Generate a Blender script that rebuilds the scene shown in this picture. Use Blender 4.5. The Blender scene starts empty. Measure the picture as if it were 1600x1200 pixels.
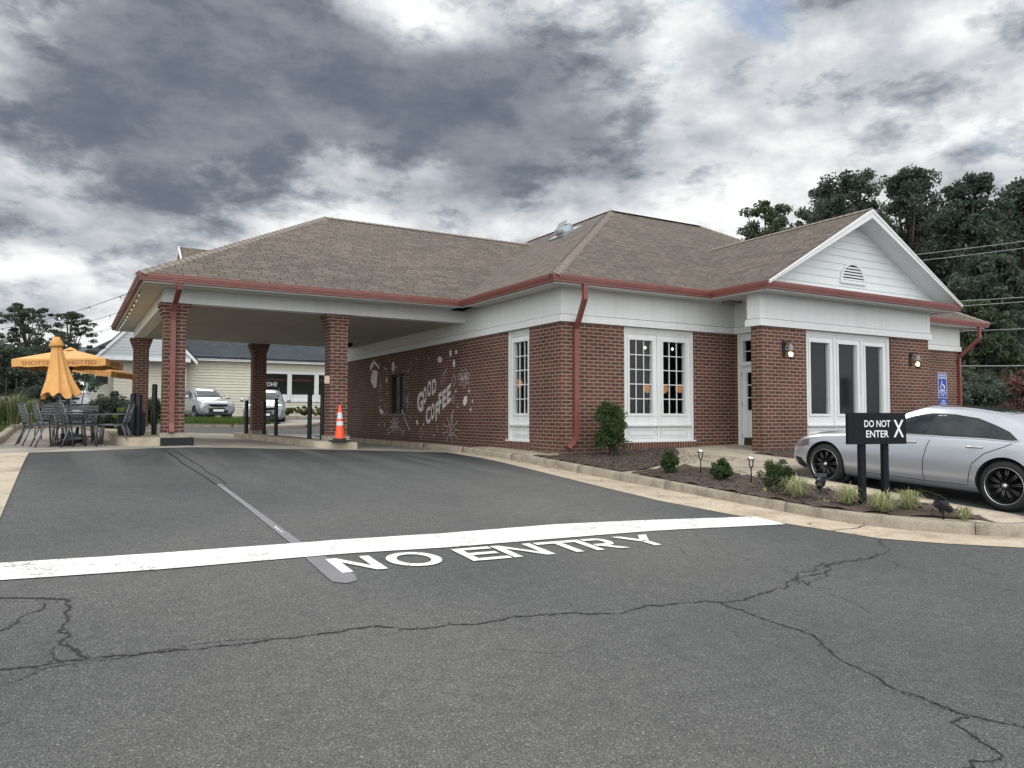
import bpy, bmesh, math, random
import numpy as np
from mathutils import Vector, Matrix
random.seed(7); RNG = np.random.default_rng(7)
sc = bpy.context.scene
COL = sc.collection
# ------------------------------------------------------------------ camera
CAM = Vector((-9.274, -13.734, 0.79)); FPX = 1189.0
def cam_axes(yaw=30.295, pitch=2.418, roll=0.094):
    y, p, r = map(math.radians, (yaw, pitch, roll))
    f = Vector((math.sin(y)*math.cos(p), math.cos(y)*math.cos(p), math.sin(p)))
    rt = Vector((math.cos(y), -math.sin(y), 0)); up = rt.cross(f)
    rt2 = rt*math.cos(r) + up*math.sin(r); up2 = rt2.cross(f)
    return rt2, up2, f
RT, UP, FW = cam_axes()
cd = bpy.data.cameras.new('camera'); cam = bpy.data.objects.new('camera', cd); COL.objects.link(cam)
cd.sensor_width = 36; cd.lens = 36*FPX/1600; cd.clip_start = 0.1; cd.clip_end = 3000
cam.matrix_world = Matrix(((RT.x, UP.x, -FW.x, CAM.x), (RT.y, UP.y, -FW.y, CAM.y), (RT.z, UP.z, -FW.z, CAM.z), (0, 0, 0, 1)))
sc.camera = cam
def ray(u, v): return FW + RT*((u-800)/FPX) - UP*((v-600)/FPX)
def onX(u, v, X): r = ray(u, v); return CAM + r*((X-CAM.x)/r.x)
def onY(u, v, Y): r = ray(u, v); return CAM + r*((Y-CAM.y)/r.y)
def atD(u, v, D): return CAM + ray(u, v)*D
# ------------------------------------------------------------------ light
sc.view_settings.view_transform = 'Standard'; sc.view_settings.look = 'None'
sc.view_settings.exposure = 0.22; sc.view_settings.gamma = 1.0
SUN_EL, SUN_AZ = math.radians(46), math.radians(12)      # azimuth from +Y towards +X
sd = bpy.data.lights.new('sun', 'SUN'); sun = bpy.data.objects.new('sun', sd); COL.objects.link(sun)
sd.energy = 1.3; sd.angle = math.radians(16); sd.color = (1, .95, .89)
sdir = Vector((math.sin(SUN_AZ)*math.cos(SUN_EL), math.cos(SUN_AZ)*math.cos(SUN_EL), math.sin(SUN_EL)))
sun.rotation_euler = sdir.to_track_quat('Z', 'Y').to_euler(); sun.location = (0, 0, 60)
# ------------------------------------------------------------------ world
W = bpy.data.worlds.new('World'); sc.world = W; W.use_nodes = True
nt = W.node_tree; N = nt.nodes; L = nt.links; N.clear()
def nd(tree, t, **kw):
    n = tree.nodes.new(t)
    for k, v in kw.items(): setattr(n, k, v)
    return n
out = nd(nt, 'ShaderNodeOutputWorld')
sky = nd(nt, 'ShaderNodeTexSky'); sky.sky_type = 'NISHITA'; sky.sun_disc = False
sky.sun_elevation = SUN_EL; sky.sun_rotation = SUN_AZ
bg_sky = nd(nt, 'ShaderNodeBackground'); bg_sky.inputs[1].default_value = .085; L.new(sky.outputs[0], bg_sky.inputs[0])
tc = nd(nt, 'ShaderNodeTexCoord')
def vm(op, a, b=None, tree=nt):
    n = nd(tree, 'ShaderNodeVectorMath', operation=op)
    for i, x in enumerate((a, b)):
        if x is None: continue
        if hasattr(x, 'is_linked') or hasattr(x, 'links'): tree.links.new(x, n.inputs[i])
        else: n.inputs[i].default_value = x
    return n
def mt(op, a, b=None, c=None, tree=nt, clamp=False):
    n = nd(tree, 'ShaderNodeMath', operation=op); n.use_clamp = clamp
    for i, x in enumerate((a, b, c)):
        if x is None: continue
        if hasattr(x, 'links'): tree.links.new(x, n.inputs[i])
        else: n.inputs[i].default_value = x
    return n.outputs[0]
def noise(tree, vec, scale, detail=6, rough=.6, dist=0.0, dim='3D'):
    n = nd(tree, 'ShaderNodeTexNoise'); n.noise_dimensions = dim
    n.inputs['Scale'].default_value = scale; n.inputs['Detail'].default_value = detail
    n.inputs['Roughness'].default_value = rough; n.inputs['Distortion'].default_value = dist
    if vec is not None: tree.links.new(vec, n.inputs['Vector'])
    return n.outputs['Fac']
def ramp(tree, fac, stops, interp='LINEAR'):
    r = nd(tree, 'ShaderNodeValToRGB'); cr = r.color_ramp; cr.interpolation = interp
    while len(cr.elements) > 1: cr.elements.remove(cr.elements[0])
    cr.elements[0].position = stops[0][0]; cr.elements[0].color = tuple(stops[0][1]) + (1,)
    for p, c in stops[1:]:
        e = cr.elements.new(p); e.color = tuple(c) + (1,)
    tree.links.new(fac, r.inputs[0]); return r.outputs[0]
gen = tc.outputs['Generated']
sep = nd(nt, 'ShaderNodeSeparateXYZ'); L.new(gen, sep.inputs[0])
zz = mt('ADD', mt('MAXIMUM', sep.outputs[2], -0.05), 0.42)
comb = nd(nt, 'ShaderNodeCombineXYZ')
L.new(mt('DIVIDE', sep.outputs[0], zz), comb.inputs[0]); L.new(mt('DIVIDE', sep.outputs[1], zz), comb.inputs[1])
# rotate the cloud plane so that its streets run across the view
mp = nd(nt, 'ShaderNodeMapping'); mp.inputs['Rotation'].default_value = (0, 0, math.radians(20)); mp.inputs['Scale'].default_value = (1.0, 1.3, 1)
mp.inputs['Location'].default_value = (3.3, 1.7, 0)
L.new(comb.outputs[0], mp.inputs[0]); pv = mp.outputs[0]
mp2 = nd(nt, 'ShaderNodeMapping'); mp2.inputs['Rotation'].default_value = (0, 0, math.radians(-30)); mp2.inputs['Scale'].default_value = (1.0, 1.0, 2.1); mp2.inputs['Location'].default_value = (1.7, .4, 2.0)
L.new(gen, mp2.inputs[0]); gv = mp2.outputs[0]
n1 = noise(nt, gv, 3.1, 12, .57, .12)
n2 = noise(nt, gv, 8.5, 10, .62, .10)
n4 = noise(nt, pv, 3.0, 10, .60, .15)
n3 = noise(nt, gen, 2.2, 3, .5, .3)
rdg = mt('SUBTRACT', 1.0, mt('ABSOLUTE', mt('SUBTRACT', mt('MULTIPLY', n2, 2.0), 1.0)))      # bright creases between the billows
t = mt('ADD', mt('MULTIPLY', n1, 1.05), mt('MULTIPLY', n2, .75))
t = mt('ADD', t, mt('MULTIPLY', n4, .70))
t = mt('ADD', t, mt('MULTIPLY', mt('POWER', rdg, 3.0), .12))
t = mt('ADD', t, -.05)
t = mt('ADD', t, -.755)
# warp used to break up the placement of the big cloud masses
wv = nd(nt, 'ShaderNodeTexNoise'); wv.inputs['Scale'].default_value = 4.5; wv.inputs['Detail'].default_value = 6; L.new(gen, wv.inputs['Vector'])
wsub = vm('SUBTRACT', wv.outputs['Color'], (.5, .5, .5)); wsc = vm('SCALE', wsub.outputs[0]); wsc.inputs['Scale'].default_value = .13
wdir = vm('NORMALIZE', vm('ADD', gen, wsc.outputs[0]).outputs[0]).outputs[0]
BLOBS = [(0, 20, 5.2, 0.12), (200, 20, 5.2, -0.05), (400, 20, 5.2, 0.14), (600, 20, 5.2, 0.08), (800, 20, 5.2, 0.1), (1000, 20, 5.2, 0.1), (1200, 20, 5.2, -0.11), (1400, 20, 5.2, 0.11), (100, 110, 5.2, -0.12), (300, 110, 5.2, -0.17), (500, 110, 5.2, -0.15), (700, 110, 5.2, -0.08), (900, 110, 5.2, -0.04), (1500, 110, 5.2, -0.03), (1700, 110, 5.2, -0.03), (0, 200, 5.2, -0.05), (200, 200, 5.2, -0.24), (400, 200, 5.2, -0.26), (600, 200, 5.2, -0.23), (800, 200, 5.2, -0.4), (1000, 200, 5.2, -0.02), (1200, 200, 5.2, 0.04), (1400, 200, 5.2, -0.05), (100, 290, 5.2, 0.09), (500, 290, 5.2, 0.03), (700, 290, 5.2, 0.04), (900, 290, 5.2, -0.03), (1100, 290, 5.2, 0.03), (1300, 290, 5.2, 0.08), (1500, 290, 5.2, 0.02), (1700, 290, 5.2, 0.07), (200, 385, 5.2, 0.21), (400, 385, 5.2, 0.08), (600, 385, 5.2, 0.17), (800, 385, 5.2, 0.33), (1200, 385, 5.2, 0.1), (1600, 385, 5.2, 0.07), (100, 460, 5.2, -0.09), (300, 460, 5.2, -0.11), (500, 460, 5.2, -0.11), (700, 460, 5.2, -0.11), (1100, 460, 5.2, -0.06), (1300, 460, 5.2, -0.03), (1500, 460, 5.2, -0.03), (1700, 460, 5.2, 0.05), (655, 30, 2, 0.2), (480, 290, 4, 0.17), (350, 235, 1.8, 0.15)]
for u, v, s, a in BLOBS:
    d = ray(u, v).normalized()
    dt = vm('DOT_PRODUCT', wdir, tuple(d)).outputs['Value']
    k = 1/(2*math.radians(s)**2)*2
    g = mt('POWER', 2.71828, mt('MULTIPLY', mt('SUBTRACT', dt, 1.0), k))
    t = mt('ADD', t, mt('MULTIPLY', g, a*1.15))
# unseen sky behind the camera and overhead is brightened to add light
bk = vm('DOT_PRODUCT', gen, tuple(Vector((-FW.x, -FW.y, .55)).normalized())).outputs['Value']
bkf = mt('SMOOTH_MAX', bk, 0.0, .3)
t = mt('ADD', t, mt('MULTIPLY', bkf, .35))
t = mt('ADD', mt('MULTIPLY', mt('SUBTRACT', t, .45), 1.22), .50)
t = mt('MAXIMUM', t, mt('ADD', mt('MULTIPLY', n2, .5), mt('MULTIPLY', t, .25)))
ccol = ramp(nt, t, [(.05, (.100, .122, .160)), (.26, (.150, .172, .212)), (.40, (.255, .280, .320)), (.52, (.41, .435, .47)), (.64, (.60, .62, .64)), (.78, (.84, .86, .85)), (.92, (1.0, 1.0, .98))])
boost = mt('ADD', 1.0, mt('MULTIPLY', mt('MAXIMUM', bk, 0.0), 1.5))  # extra brightness added to the unseen sky for more light on the ground
cmul = vm('SCALE', ccol); L.new(boost, cmul.inputs['Scale'])
bg_c = nd(nt, 'ShaderNodeBackground'); L.new(cmul.outputs[0], bg_c.inputs[0]); bg_c.inputs[1].default_value = .98
hole = mt('ADD', noise(nt, pv, 3.0, 8, .6, .3), mt('MULTIPLY', n3, .35))
for u, v, s, a in [(1180, 4, 2.5, .06), (1030, 30, 3, .12), (1200, 20, 3, .12), (1560, 265, 2.0, .22), (1130, 110, 4, .09), (1500, 10, 5, .10)]:
    d = ray(u, v).normalized(); dt = vm('DOT_PRODUCT', wdir, tuple(d)).outputs['Value']
    hole = mt('ADD', hole, mt('MULTIPLY', mt('POWER', 2.71828, mt('MULTIPLY', mt('SUBTRACT', dt, 1.0), 1/math.radians(s)**2)), a))
mr = nd(nt, 'ShaderNodeMapRange'); mr.interpolation_type = 'SMOOTHSTEP'; mr.inputs[1].default_value = .80; mr.inputs[2].default_value = .92
L.new(hole, mr.inputs[0])
mixs = nd(nt, 'ShaderNodeMixShader'); L.new(mt('MULTIPLY', mr.outputs[0], .85), mixs.inputs[0]); L.new(bg_c.outputs[0], mixs.inputs[1]); L.new(bg_sky.outputs[0], mixs.inputs[2])
L.new(mixs.outputs[0], out.inputs[0])
W.cycles.sampling_method = 'MANUAL'; W.cycles.sample_map_resolution = 1024
# ------------------------------------------------------------------ terrain height
def ss(a, b, x):
    t = min(1, max(0, (x-a)/(b-a))); return t*t*(3-2*t)
def G(X, Y):
    k = .01 + .033*ss(-12, 3, Y); Xc = -1.0
    sm = Y if Y < 0 else (2.5 if Y > 5 else Y-Y*Y/10)
    sm = max(sm, -40)
    z = -.24 + .05*sm
    k *= (1-ss(15, 24, Y))
    if X < Xc: z += k*(Xc-max(X, -7.0))
    else: z += .03*(min(X, 6)-Xc)*(1-ss(0, 4, Y))
    z += .22*ss(6, 15, Y)*ss(-7.9, -9.2, X)*(1-ss(15, 24, Y))
    return z + .75*ss(14, 27, Y)
def gp(u, v, dz=0):
    r = ray(u, v); lo, hi = 1., 200.
    for i in range(60):
        m = (lo+hi)/2; p = CAM + r*m
        if p.z > G(p.x, p.y)+dz: lo = m
        else: hi = m
    return CAM + r*lo
# ------------------------------------------------------------------ materials
def pmat(name, color=(.5, .5, .5), rough=.6, metal=0.0, var=0.0, vscale=3.0, bump=0.0, bscale=40.0, spec=.5, coat=0.0, emit=None, estr=0, dirt=None):
    m = bpy.data.materials.new(name); m.use_nodes = True; t = m.node_tree; b = t.nodes['Principled BSDF']
    b.inputs['Base Color'].default_value = tuple(color) + (1,); b.inputs['Roughness'].default_value = rough
    b.inputs['Metallic'].default_value = metal; b.inputs['Specular IOR Level'].default_value = spec
    if coat: b.inputs['Coat Weight'].default_value = coat; b.inputs['Coat Roughness'].default_value = .05
    if emit: b.inputs['Emission Color'].default_value = tuple(emit)+(1,); b.inputs['Emission Strength'].default_value = estr
    tcn = t.nodes.new('ShaderNodeTexCoord')
    if var:
        f = noise(t, tcn.outputs['Object'], vscale, 8, .65)
        lo = [c*(1-var) for c in color]; hi = [min(1, c*(1+var)) for c in color]
        if dirt: lo = dirt
        L_ = ramp(t, f, [(.3, lo), (.7, hi)]); t.links.new(L_, b.inputs['Base Color'])
    if bump:
        f = noise(t, tcn.outputs['Object'], bscale, 5, .6); bn = t.nodes.new('ShaderNodeBump')
        bn.inputs['Strength'].default_value = bump; bn.inputs['Distance'].default_value = .02
        t.links.new(f, bn.inputs['Height']); t.links.new(bn.outputs[0], b.inputs['Normal'])
    return m
def mixc(t, fac, a, b, mode='MIX'):
    n = t.nodes.new('ShaderNodeMix'); n.data_type = 'RGBA'; n.blend_type = mode
    for i, x in ((0, fac), (6, a), (7, b)):
        if hasattr(x, 'links'): t.links.new(x, n.inputs[i])
        elif i == 0: n.inputs[0].default_value = x
        else: n.inputs[i].default_value = tuple(x)+(1,)
    return n.outputs[2]
def brick_mat(name, bw, rh, ca, cb, cm, mortar=.011, grime=.5):
    m = bpy.data.materials.new(name); m.use_nodes = True; t = m.node_tree; b = t.nodes['Principled BSDF']
    uv = t.nodes.new('ShaderNodeTexCoord')
    br = t.nodes.new('ShaderNodeTexBrick'); t.links.new(uv.outputs['UV'], br.inputs['Vector'])
    br.inputs['Scale'].default_value = 1; br.inputs['Brick Width'].default_value = bw; br.inputs['Row Height'].default_value = rh
    br.inputs['Mortar Size'].default_value = mortar; br.inputs['Mortar Smooth'].default_value = .15; br.inputs['Bias'].default_value = 0
    br.inputs['Color1'].default_value = ca+(1,); br.inputs['Color2'].default_value = cb+(1,); br.inputs['Mortar'].default_value = cm+(1,)
    big = noise(t, uv.outputs['Object'], .9, 6, .6); fine = noise(t, uv.outputs['Object'], 55, 5, .7)
    c = mixc(t, grime, br.outputs['Color'], ramp(t, big, [(.3, (.55, .52, .5)), (.65, (1.15, 1.1, 1.05))]), 'MULTIPLY')
    c = mixc(t, .55, c, ramp(t, fine, [(.25, (.6, .6, .6)), (.75, (1.35, 1.3, 1.25))]), 'MULTIPLY')
    spz = t.nodes.new('ShaderNodeSeparateXYZ'); t.links.new(uv.outputs['Object'], spz.inputs[0]); md_ = noise(t, uv.outputs['Object'], 2.5, 6, .7)
    sp_ = mt('ADD', mt('MULTIPLY', spz.outputs[2], -2.2, tree=t), mt('MULTIPLY', md_, 1.3, tree=t), tree=t)
    c = mixc(t, mt('MULTIPLY', ramp(t, sp_, [(.15, (0, 0, 0)), (.9, (1, 1, 1))]), .5, tree=t), c, (.085, .066, .055))
    t.links.new(c, b.inputs['Base Color']); b.inputs['Roughness'].default_value = .85; b.inputs['Specular IOR Level'].default_value = .25
    h = mt('ADD', mt('MULTIPLY', mt('SUBTRACT', 1.0, br.outputs['Fac'], tree=t), 1.0, tree=t), mt('MULTIPLY', fine, .3, tree=t), tree=t)
    bn = t.nodes.new('ShaderNodeBump'); bn.inputs['Strength'].default_value = .6; bn.inputs['Distance'].default_value = .008
    t.links.new(h, bn.inputs['Height']); t.links.new(bn.outputs[0], b.inputs['Normal'])
    return m
def shingle_mat(name, ca, cb, gap, rh=.145):
    m = bpy.data.materials.new(name); m.use_nodes = True; t = m.node_tree; b = t.nodes['Principled BSDF']
    uv = t.nodes.new('ShaderNodeTexCoord')
    br = t.nodes.new('ShaderNodeTexBrick'); t.links.new(uv.outputs['UV'], br.inputs['Vector'])
    br.offset_frequency = 2; br.offset = .37; br.squash_frequency = 3; br.squash = 1.4
    br.inputs['Scale'].default_value = 1; br.inputs['Brick Width'].default_value = .30; br.inputs['Row Height'].default_value = rh
    br.inputs['Mortar Size'].default_value = .012; br.inputs['Mortar Smooth'].default_value = .3
    br.inputs['Color1'].default_value = ca+(1,); br.inputs['Color2'].default_value = cb+(1,); br.inputs['Mortar'].default_value = gap+(1,)
    n_ = noise(t, uv.outputs['Object'], 2.0, 8, .7); f_ = noise(t, uv.outputs['Object'], 90, 3, .7); b_ = noise(t, uv.outputs['Object'], .35, 3, .5)
    c = mixc(t, .55, br.outputs['Color'], ramp(t, n_, [(.35, (.84, .84, .84)), (.65, (1.12, 1.12, 1.12))]), 'MULTIPLY')
    c = mixc(t, .5, c, ramp(t, f_, [(.3, (.62, .62, .62)), (.7, (1.35, 1.35, 1.35))]), 'MULTIPLY')
    c = mixc(t, .4, c, ramp(t, b_, [(.35, (.8, .8, .82)), (.65, (1.12, 1.1, 1.06))]), 'MULTIPLY')
    t.links.new(c, b.inputs['Base Color']); b.inputs['Roughness'].default_value = .95; b.inputs['Specular IOR Level'].default_value = .15
    # saw-tooth course height
    sp = t.nodes.new('ShaderNodeSeparateXYZ'); t.links.new(uv.outputs['UV'], sp.inputs[0])
    saw = mt('SUBTRACT', 1.0, mt('FRACT', mt('DIVIDE', sp.outputs[1], rh, tree=t), tree=t), tree=t)
    h = mt('ADD', saw, mt('MULTIPLY', n_, .5, tree=t), tree=t)
    bn = t.nodes.new('ShaderNodeBump'); bn.inputs['Strength'].default_value = .55; bn.inputs['Distance'].default_value = .012
    t.links.new(h, bn.inputs['Height']); t.links.new(bn.outputs[0], b.inputs['Normal'])
    return m
def asphalt_mat():
    m = bpy.data.materials.new('asphalt'); m.use_nodes = True; t = m.node_tree; b = t.nodes['Principled BSDF']
    o = t.nodes.new('ShaderNodeTexCoord').outputs['Object']
    v = t.nodes.new('ShaderNodeTexVoronoi'); v.inputs['Scale'].default_value = 150; t.links.new(o, v.inputs['Vector'])
    v2 = t.nodes.new('ShaderNodeTexVoronoi'); v2.inputs['Scale'].default_value = 19; t.links.new(o, v2.inputs['Vector'])
    fine = noise(t, o, 120, 4, .8); mid = noise(t, o, 7, 6, .7); big = noise(t, o, .35, 5, .6); 
    base = ramp(t, v.outputs['Color'], [(0, (.054, .057, .058)), (.55, (.098, .101, .101)), (.86, (.155, .157, .155)), (1, (.36, .355, .35))])
    c = mixc(t, .6, base, ramp(t, fine, [(.32, (.35, .35, .36)), (.68, (1.6, 1.6, 1.6))]), 'MULTIPLY')
    c = mixc(t, .5, c, ramp(t, mid, [(.3, (.74, .74, .75)), (.7, (1.22, 1.21, 1.2))]), 'MULTIPLY')
    c = mixc(t, .7, c, ramp(t, big, [(.3, (.76, .77, .79)), (.7, (1.14, 1.13, 1.11))]), 'MULTIPLY')
    # rare pale chips
    chip = ramp(t, v2.outputs['Distance'], [(.05, (1, 1, 1)), (.12, (0, 0, 0))]); sel = ramp(t, v2.outputs['Color'], [(.90, (0, 0, 0)), (.93, (1, 1, 1))])
    c = mixc(t, mt('MULTIPLY', chip, sel, tree=t), c, (.40, .38, .35))
    # driven-in darker tracks where cars wait at the window lane, and a paler worn band
    sp = t.nodes.new('ShaderNodeSeparateXYZ'); t.links.new(o, sp.inputs[0])
    wob = noise(t, o, .6, 4, .6)
    y_ = mt('ADD', sp.outputs[1], mt('MULTIPLY', mt('SUBTRACT', wob, .5, tree=t), 5, tree=t), tree=t)
    yr = t.nodes.new('ShaderNodeMapRange'); yr.inputs[1].default_value = -4.5; yr.inputs[2].default_value = 3.2; t.links.new(y_, yr.inputs[0])
    yc = t.nodes.new('ShaderNodeMapRange'); yc.inputs[1].default_value = 9; yc.inputs[2].default_value = 5; t.links.new(y_, yc.inputs[0])
    xr = t.nodes.new('ShaderNodeTexNoise'); mpn = t.nodes.new('ShaderNodeMapping'); mpn.inputs['Scale'].default_value = (1.1, .12, 1); t.links.new(o, mpn.inputs[0]); t.links.new(mpn.outputs[0], xr.inputs['Vector']); xr.inputs['Scale'].default_value = 1.3; xr.inputs['Detail'].default_value = 5
    st = mt('MULTIPLY', mt('MULTIPLY', yr.outputs[0], yc.outputs[0], tree=t), ramp(t, xr.outputs['Fac'], [(.30, (0, 0, 0)), (.56, (1, 1, 1))]), tree=t)
    c = mixc(t, mt('MULTIPLY', st, .85, tree=t), c, (.026, .028, .032))
    # oil drips and old patches
    oil = noise(t, o, 1.1, 3, .45, .8); c = mixc(t, ramp(t, oil, [(.70, (0, 0, 0)), (.78, (.30, .30, .30))]), c, (.034, .035, .038))
    pat = noise(t, o, .16, 2, .4); c = mixc(t, .8, c, ramp(t, pat, [(.40, (.86, .87, .89)), (.50, (1.0, 1.0, 1.0)), (.60, (1.12, 1.11, 1.08))]), 'MULTIPLY')
    t.links.new(c, b.inputs['Base Color'])
    b.inputs['Roughness'].default_value = .93; b.inputs['Specular IOR Level'].default_value = .2
    h = mt('ADD', mt('MULTIPLY', v.outputs['Distance'], 1.0, tree=t), mt('MULTIPLY', fine, .8, tree=t), tree=t)
    bn = t.nodes.new('ShaderNodeBump'); bn.inputs['Strength'].default_value = .7; bn.inputs['Distance'].default_value = .006
    t.links.new(h, bn.inputs['Height']); t.links.new(bn.outputs[0], b.inputs['Normal'])
    return m
def concrete_mat(name, c, stain=(.18, .15, .12), vs=1.6):
    m = bpy.data.materials.new(name); m.use_nodes = True; t = m.node_tree; b = t.nodes['Principled BSDF']
    o = t.nodes.new('ShaderNodeTexCoord').outputs['Object']
    a = noise(t, o, vs, 8, .7); f = noise(t, o, 60, 5, .75); v = t.nodes.new('ShaderNodeTexVoronoi'); v.inputs['Scale'].default_value = 150; t.links.new(o, v.inputs['Vector'])
    cc = ramp(t, a, [(.30, stain), (.50, c), (.72, tuple(min(1, x*1.18) for x in c))])
    cc = mixc(t, .6, cc, ramp(t, f, [(.3, (.6, .6, .6)), (.7, (1.35, 1.33, 1.3))]), 'MULTIPLY')
    cc = mixc(t, .35, cc, ramp(t, v.outputs['Color'], [(.2, (.6, .58, .55)), (.8, (1.3, 1.3, 1.3))]), 'MULTIPLY')
    t.links.new(cc, b.inputs['Base Color']); b.inputs['Roughness'].default_value = .9; b.inputs['Specular IOR Level'].default_value = .25
    bn = t.nodes.new('ShaderNodeBump'); bn.inputs['Strength'].default_value = .5; bn.inputs['Distance'].default_value = .006
    t.links.new(f, bn.inputs['Height']); t.links.new(bn.outputs[0], b.inputs['Normal'])
    return m
def leaf_mat(name, a, b_, c=None, trans=.25):
    m = bpy.data.materials.new(name); m.use_nodes = True; t = m.node_tree; b = t.nodes['Principled BSDF']
    o = t.nodes.new('ShaderNodeTexCoord').outputs['Object']; g = t.nodes.new('ShaderNodeNewGeometry')
    f = noise(t, o, 1.2, 5, .7); r = g.outputs['Random Per Island']
    mixv = mt('ADD', mt('MULTIPLY', f, .6, tree=t), mt('MULTIPLY', r, .4, tree=t), tree=t)
    cc = ramp(t, mixv, [(.25, a), (.75, b_)])
    t.links.new(cc, b.inputs['Base Color']); b.inputs['Roughness'].default_value = .6; b.inputs['Specular IOR Level'].default_value = .3
    tr = t.nodes.new('ShaderNodeBsdfTranslucent'); t.links.new(cc, tr.inputs[0]); mx = t.nodes.new('ShaderNodeMixShader'); mx.inputs[0].default_value = trans
    t.links.new(b.outputs[0], mx.inputs[1]); t.links.new(tr.outputs[0], mx.inputs[2]); t.links.new(mx.outputs[0], t.nodes['Material Output'].inputs[0])
    return m
def glass_mat(name, tint=(.8, .85, .85), thru=1.0):
    m = bpy.data.materials.new(name); m.use_nodes = True; t = m.node_tree; t.nodes.remove(t.nodes['Principled BSDF'])
    tr = t.nodes.new('ShaderNodeBsdfTransparent'); tr.inputs[0].default_value = tuple(tint)+(1,)
    gl = t.nodes.new('ShaderNodeBsdfGlossy'); gl.inputs['Roughness'].default_value = .16; gl.inputs[0].default_value = (.9, .92, .95, 1)
    fr = t.nodes.new('ShaderNodeFresnel'); gb_ = t.nodes.new('ShaderNodeNewGeometry'); t.links.new(mt('SUBTRACT', 1.5, mt('MULTIPLY', gb_.outputs['Backfacing'], .8333, tree=t), tree=t), fr.inputs[0])
    o = t.nodes.new('ShaderNodeTexCoord').outputs['Object']; bn = t.nodes.new('ShaderNodeBump'); bn.inputs['Strength'].default_value = .06; bn.inputs['Distance'].default_value = .02
    t.links.new(noise(t, o, 1.6, 2, .5), bn.inputs['Height']); t.links.new(bn.outputs[0], gl.inputs['Normal'])
    f = mt('MULTIPLY', fr.outputs[0], thru, tree=t)
    mx = t.nodes.new('ShaderNodeMixShader'); t.links.new(f, mx.inputs[0]); t.links.new(tr.outputs[0], mx.inputs[1]); t.links.new(gl.outputs[0], mx.inputs[2])
    t.links.new(mx.outputs[0], t.nodes['Material Output'].inputs[0]); return m
M = {}
M['asphalt'] = asphalt_mat()
M['brick'] = brick_mat('brick', .245, .0813, (.126, .054, .043), (.074, .040, .035), (.28, .225, .19), mortar=.0095)
M['brickshade'] = brick_mat('brick_canopy_shade', .245, .0813, (.060, .032, .034), (.040, .026, .030), (.115, .095, .095), grime=.7)  # darker copy of the brick with the canopy shade put into its colours
M['rowlock'] = brick_mat('brick_rowlock', .0813, .26, (.14, .05, .04), (.08, .036, .032), (.30, .23, .19))
M['shingle'] = shingle_mat('shingle', (.155, .130, .113), (.102, .087, .076), (.034, .029, .026), .145)
M['ridge'] = pmat('ridge_shingle', (.215, .185, .165), .95, var=.3, vscale=14, bump=.5, bscale=60, spec=.15)
def white_mat():
    m = pmat('white_paint', (.60, .64, .675), .55, spec=.35); t = m.node_tree; b = t.nodes['Principled BSDF']; o = t.nodes.new('ShaderNodeTexCoord').outputs['Object']
    mp_ = t.nodes.new('ShaderNodeMapping'); mp_.inputs['Scale'].default_value = (7, 7, .5); t.links.new(o, mp_.inputs[0]); f = noise(t, mp_.outputs[0], 1.0, 7, .65); g = noise(t, o, .8, 5, .6); h = noise(t, o, 30, 3, .6)
    c = ramp(t, mt('ADD', mt('MULTIPLY', f, .6, tree=t), mt('MULTIPLY', g, .4, tree=t), tree=t), [(.32, (.55, .57, .57)), (.46, (.625, .645, .655)), (.62, (.66, .68, .69))])
    c = mixc(t, .10, c, ramp(t, h, [(.3, (.7, .7, .7)), (.7, (1.2, 1.2, 1.2))]), 'MULTIPLY'); t.links.new(c, b.inputs['Base Color']); return m
M['white'] = white_mat()
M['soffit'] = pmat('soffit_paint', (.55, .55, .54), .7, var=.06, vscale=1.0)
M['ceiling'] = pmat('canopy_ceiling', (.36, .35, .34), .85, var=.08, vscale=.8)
M['siding'] = pmat('gable_siding', (.60, .625, .64), .6, var=.05, vscale=2)
M['greysiding'] = pmat('grey_siding', (.40, .43, .45), .6, var=.05, vscale=2)
M['cream'] = pmat('cream_siding', (.60, .585, .49), .7, var=.05, vscale=2)
M['red'] = pmat('red_gutter', (.175, .056, .047), .42, var=.16, vscale=4, spec=.5)
M['black'] = pmat('black_metal', (.007, .010, .013), .5, spec=.3, var=.3, vscale=20)
M['blacksign'] = pmat('black_sign', (.004, .006, .009), .6, spec=.22)
M['signwhite'] = pmat('sign_white', (.72, .72, .74), .6)
M['chair'] = pmat('dark_aluminium', (.11, .115, .13), .36, metal=.7, var=.2, vscale=9)
M['concrete'] = concrete_mat('concrete', (.40, .35, .28), (.22, .185, .145))
M['kerb'] = concrete_mat('kerb_concrete', (.30, .265, .215), (.17, .145, .12), 3)
M['pan'] = concrete_mat('gutter_concrete', (.44, .375, .295), (.29, .24, .185), 2.3)
M['slab'] = concrete_mat('slab_concrete', (.30, .28, .25), (.17, .155, .14), 1.2)
M['mulch'] = concrete_mat('mulch', (.075, .057, .048), (.028, .022, .019), 6)
M['seal'] = pmat('sealant', (.105, .108, .125), .6, var=.25, vscale=3, bump=.15, bscale=70)
def paint_mat():
    m = concrete_mat('road_paint', (.74, .75, .74), (.48, .48, .48), 6); t = m.node_tree; b = t.nodes['Principled BSDF']; o = t.nodes.new('ShaderNodeTexCoord').outputs['Object']
    src = b.inputs['Base Color'].links[0].from_socket; f = noise(t, o, 34, 6, .75); g = noise(t, o, 1.8, 5, .7)
    w = ramp(t, mt('ADD', mt('MULTIPLY', f, .75, tree=t), mt('MULTIPLY', g, .45, tree=t), tree=t), [(.645, (0, 0, 0)), (.70, (1, 1, 1))])
    t.links.new(mixc(t, mt('MULTIPLY', w, .75, tree=t), src, (.11, .11, .112)), b.inputs['Base Color']); return m
M['paint'] = paint_mat()
M['crack'] = pmat('crack', (.010, .010, .011), .9)
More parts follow.
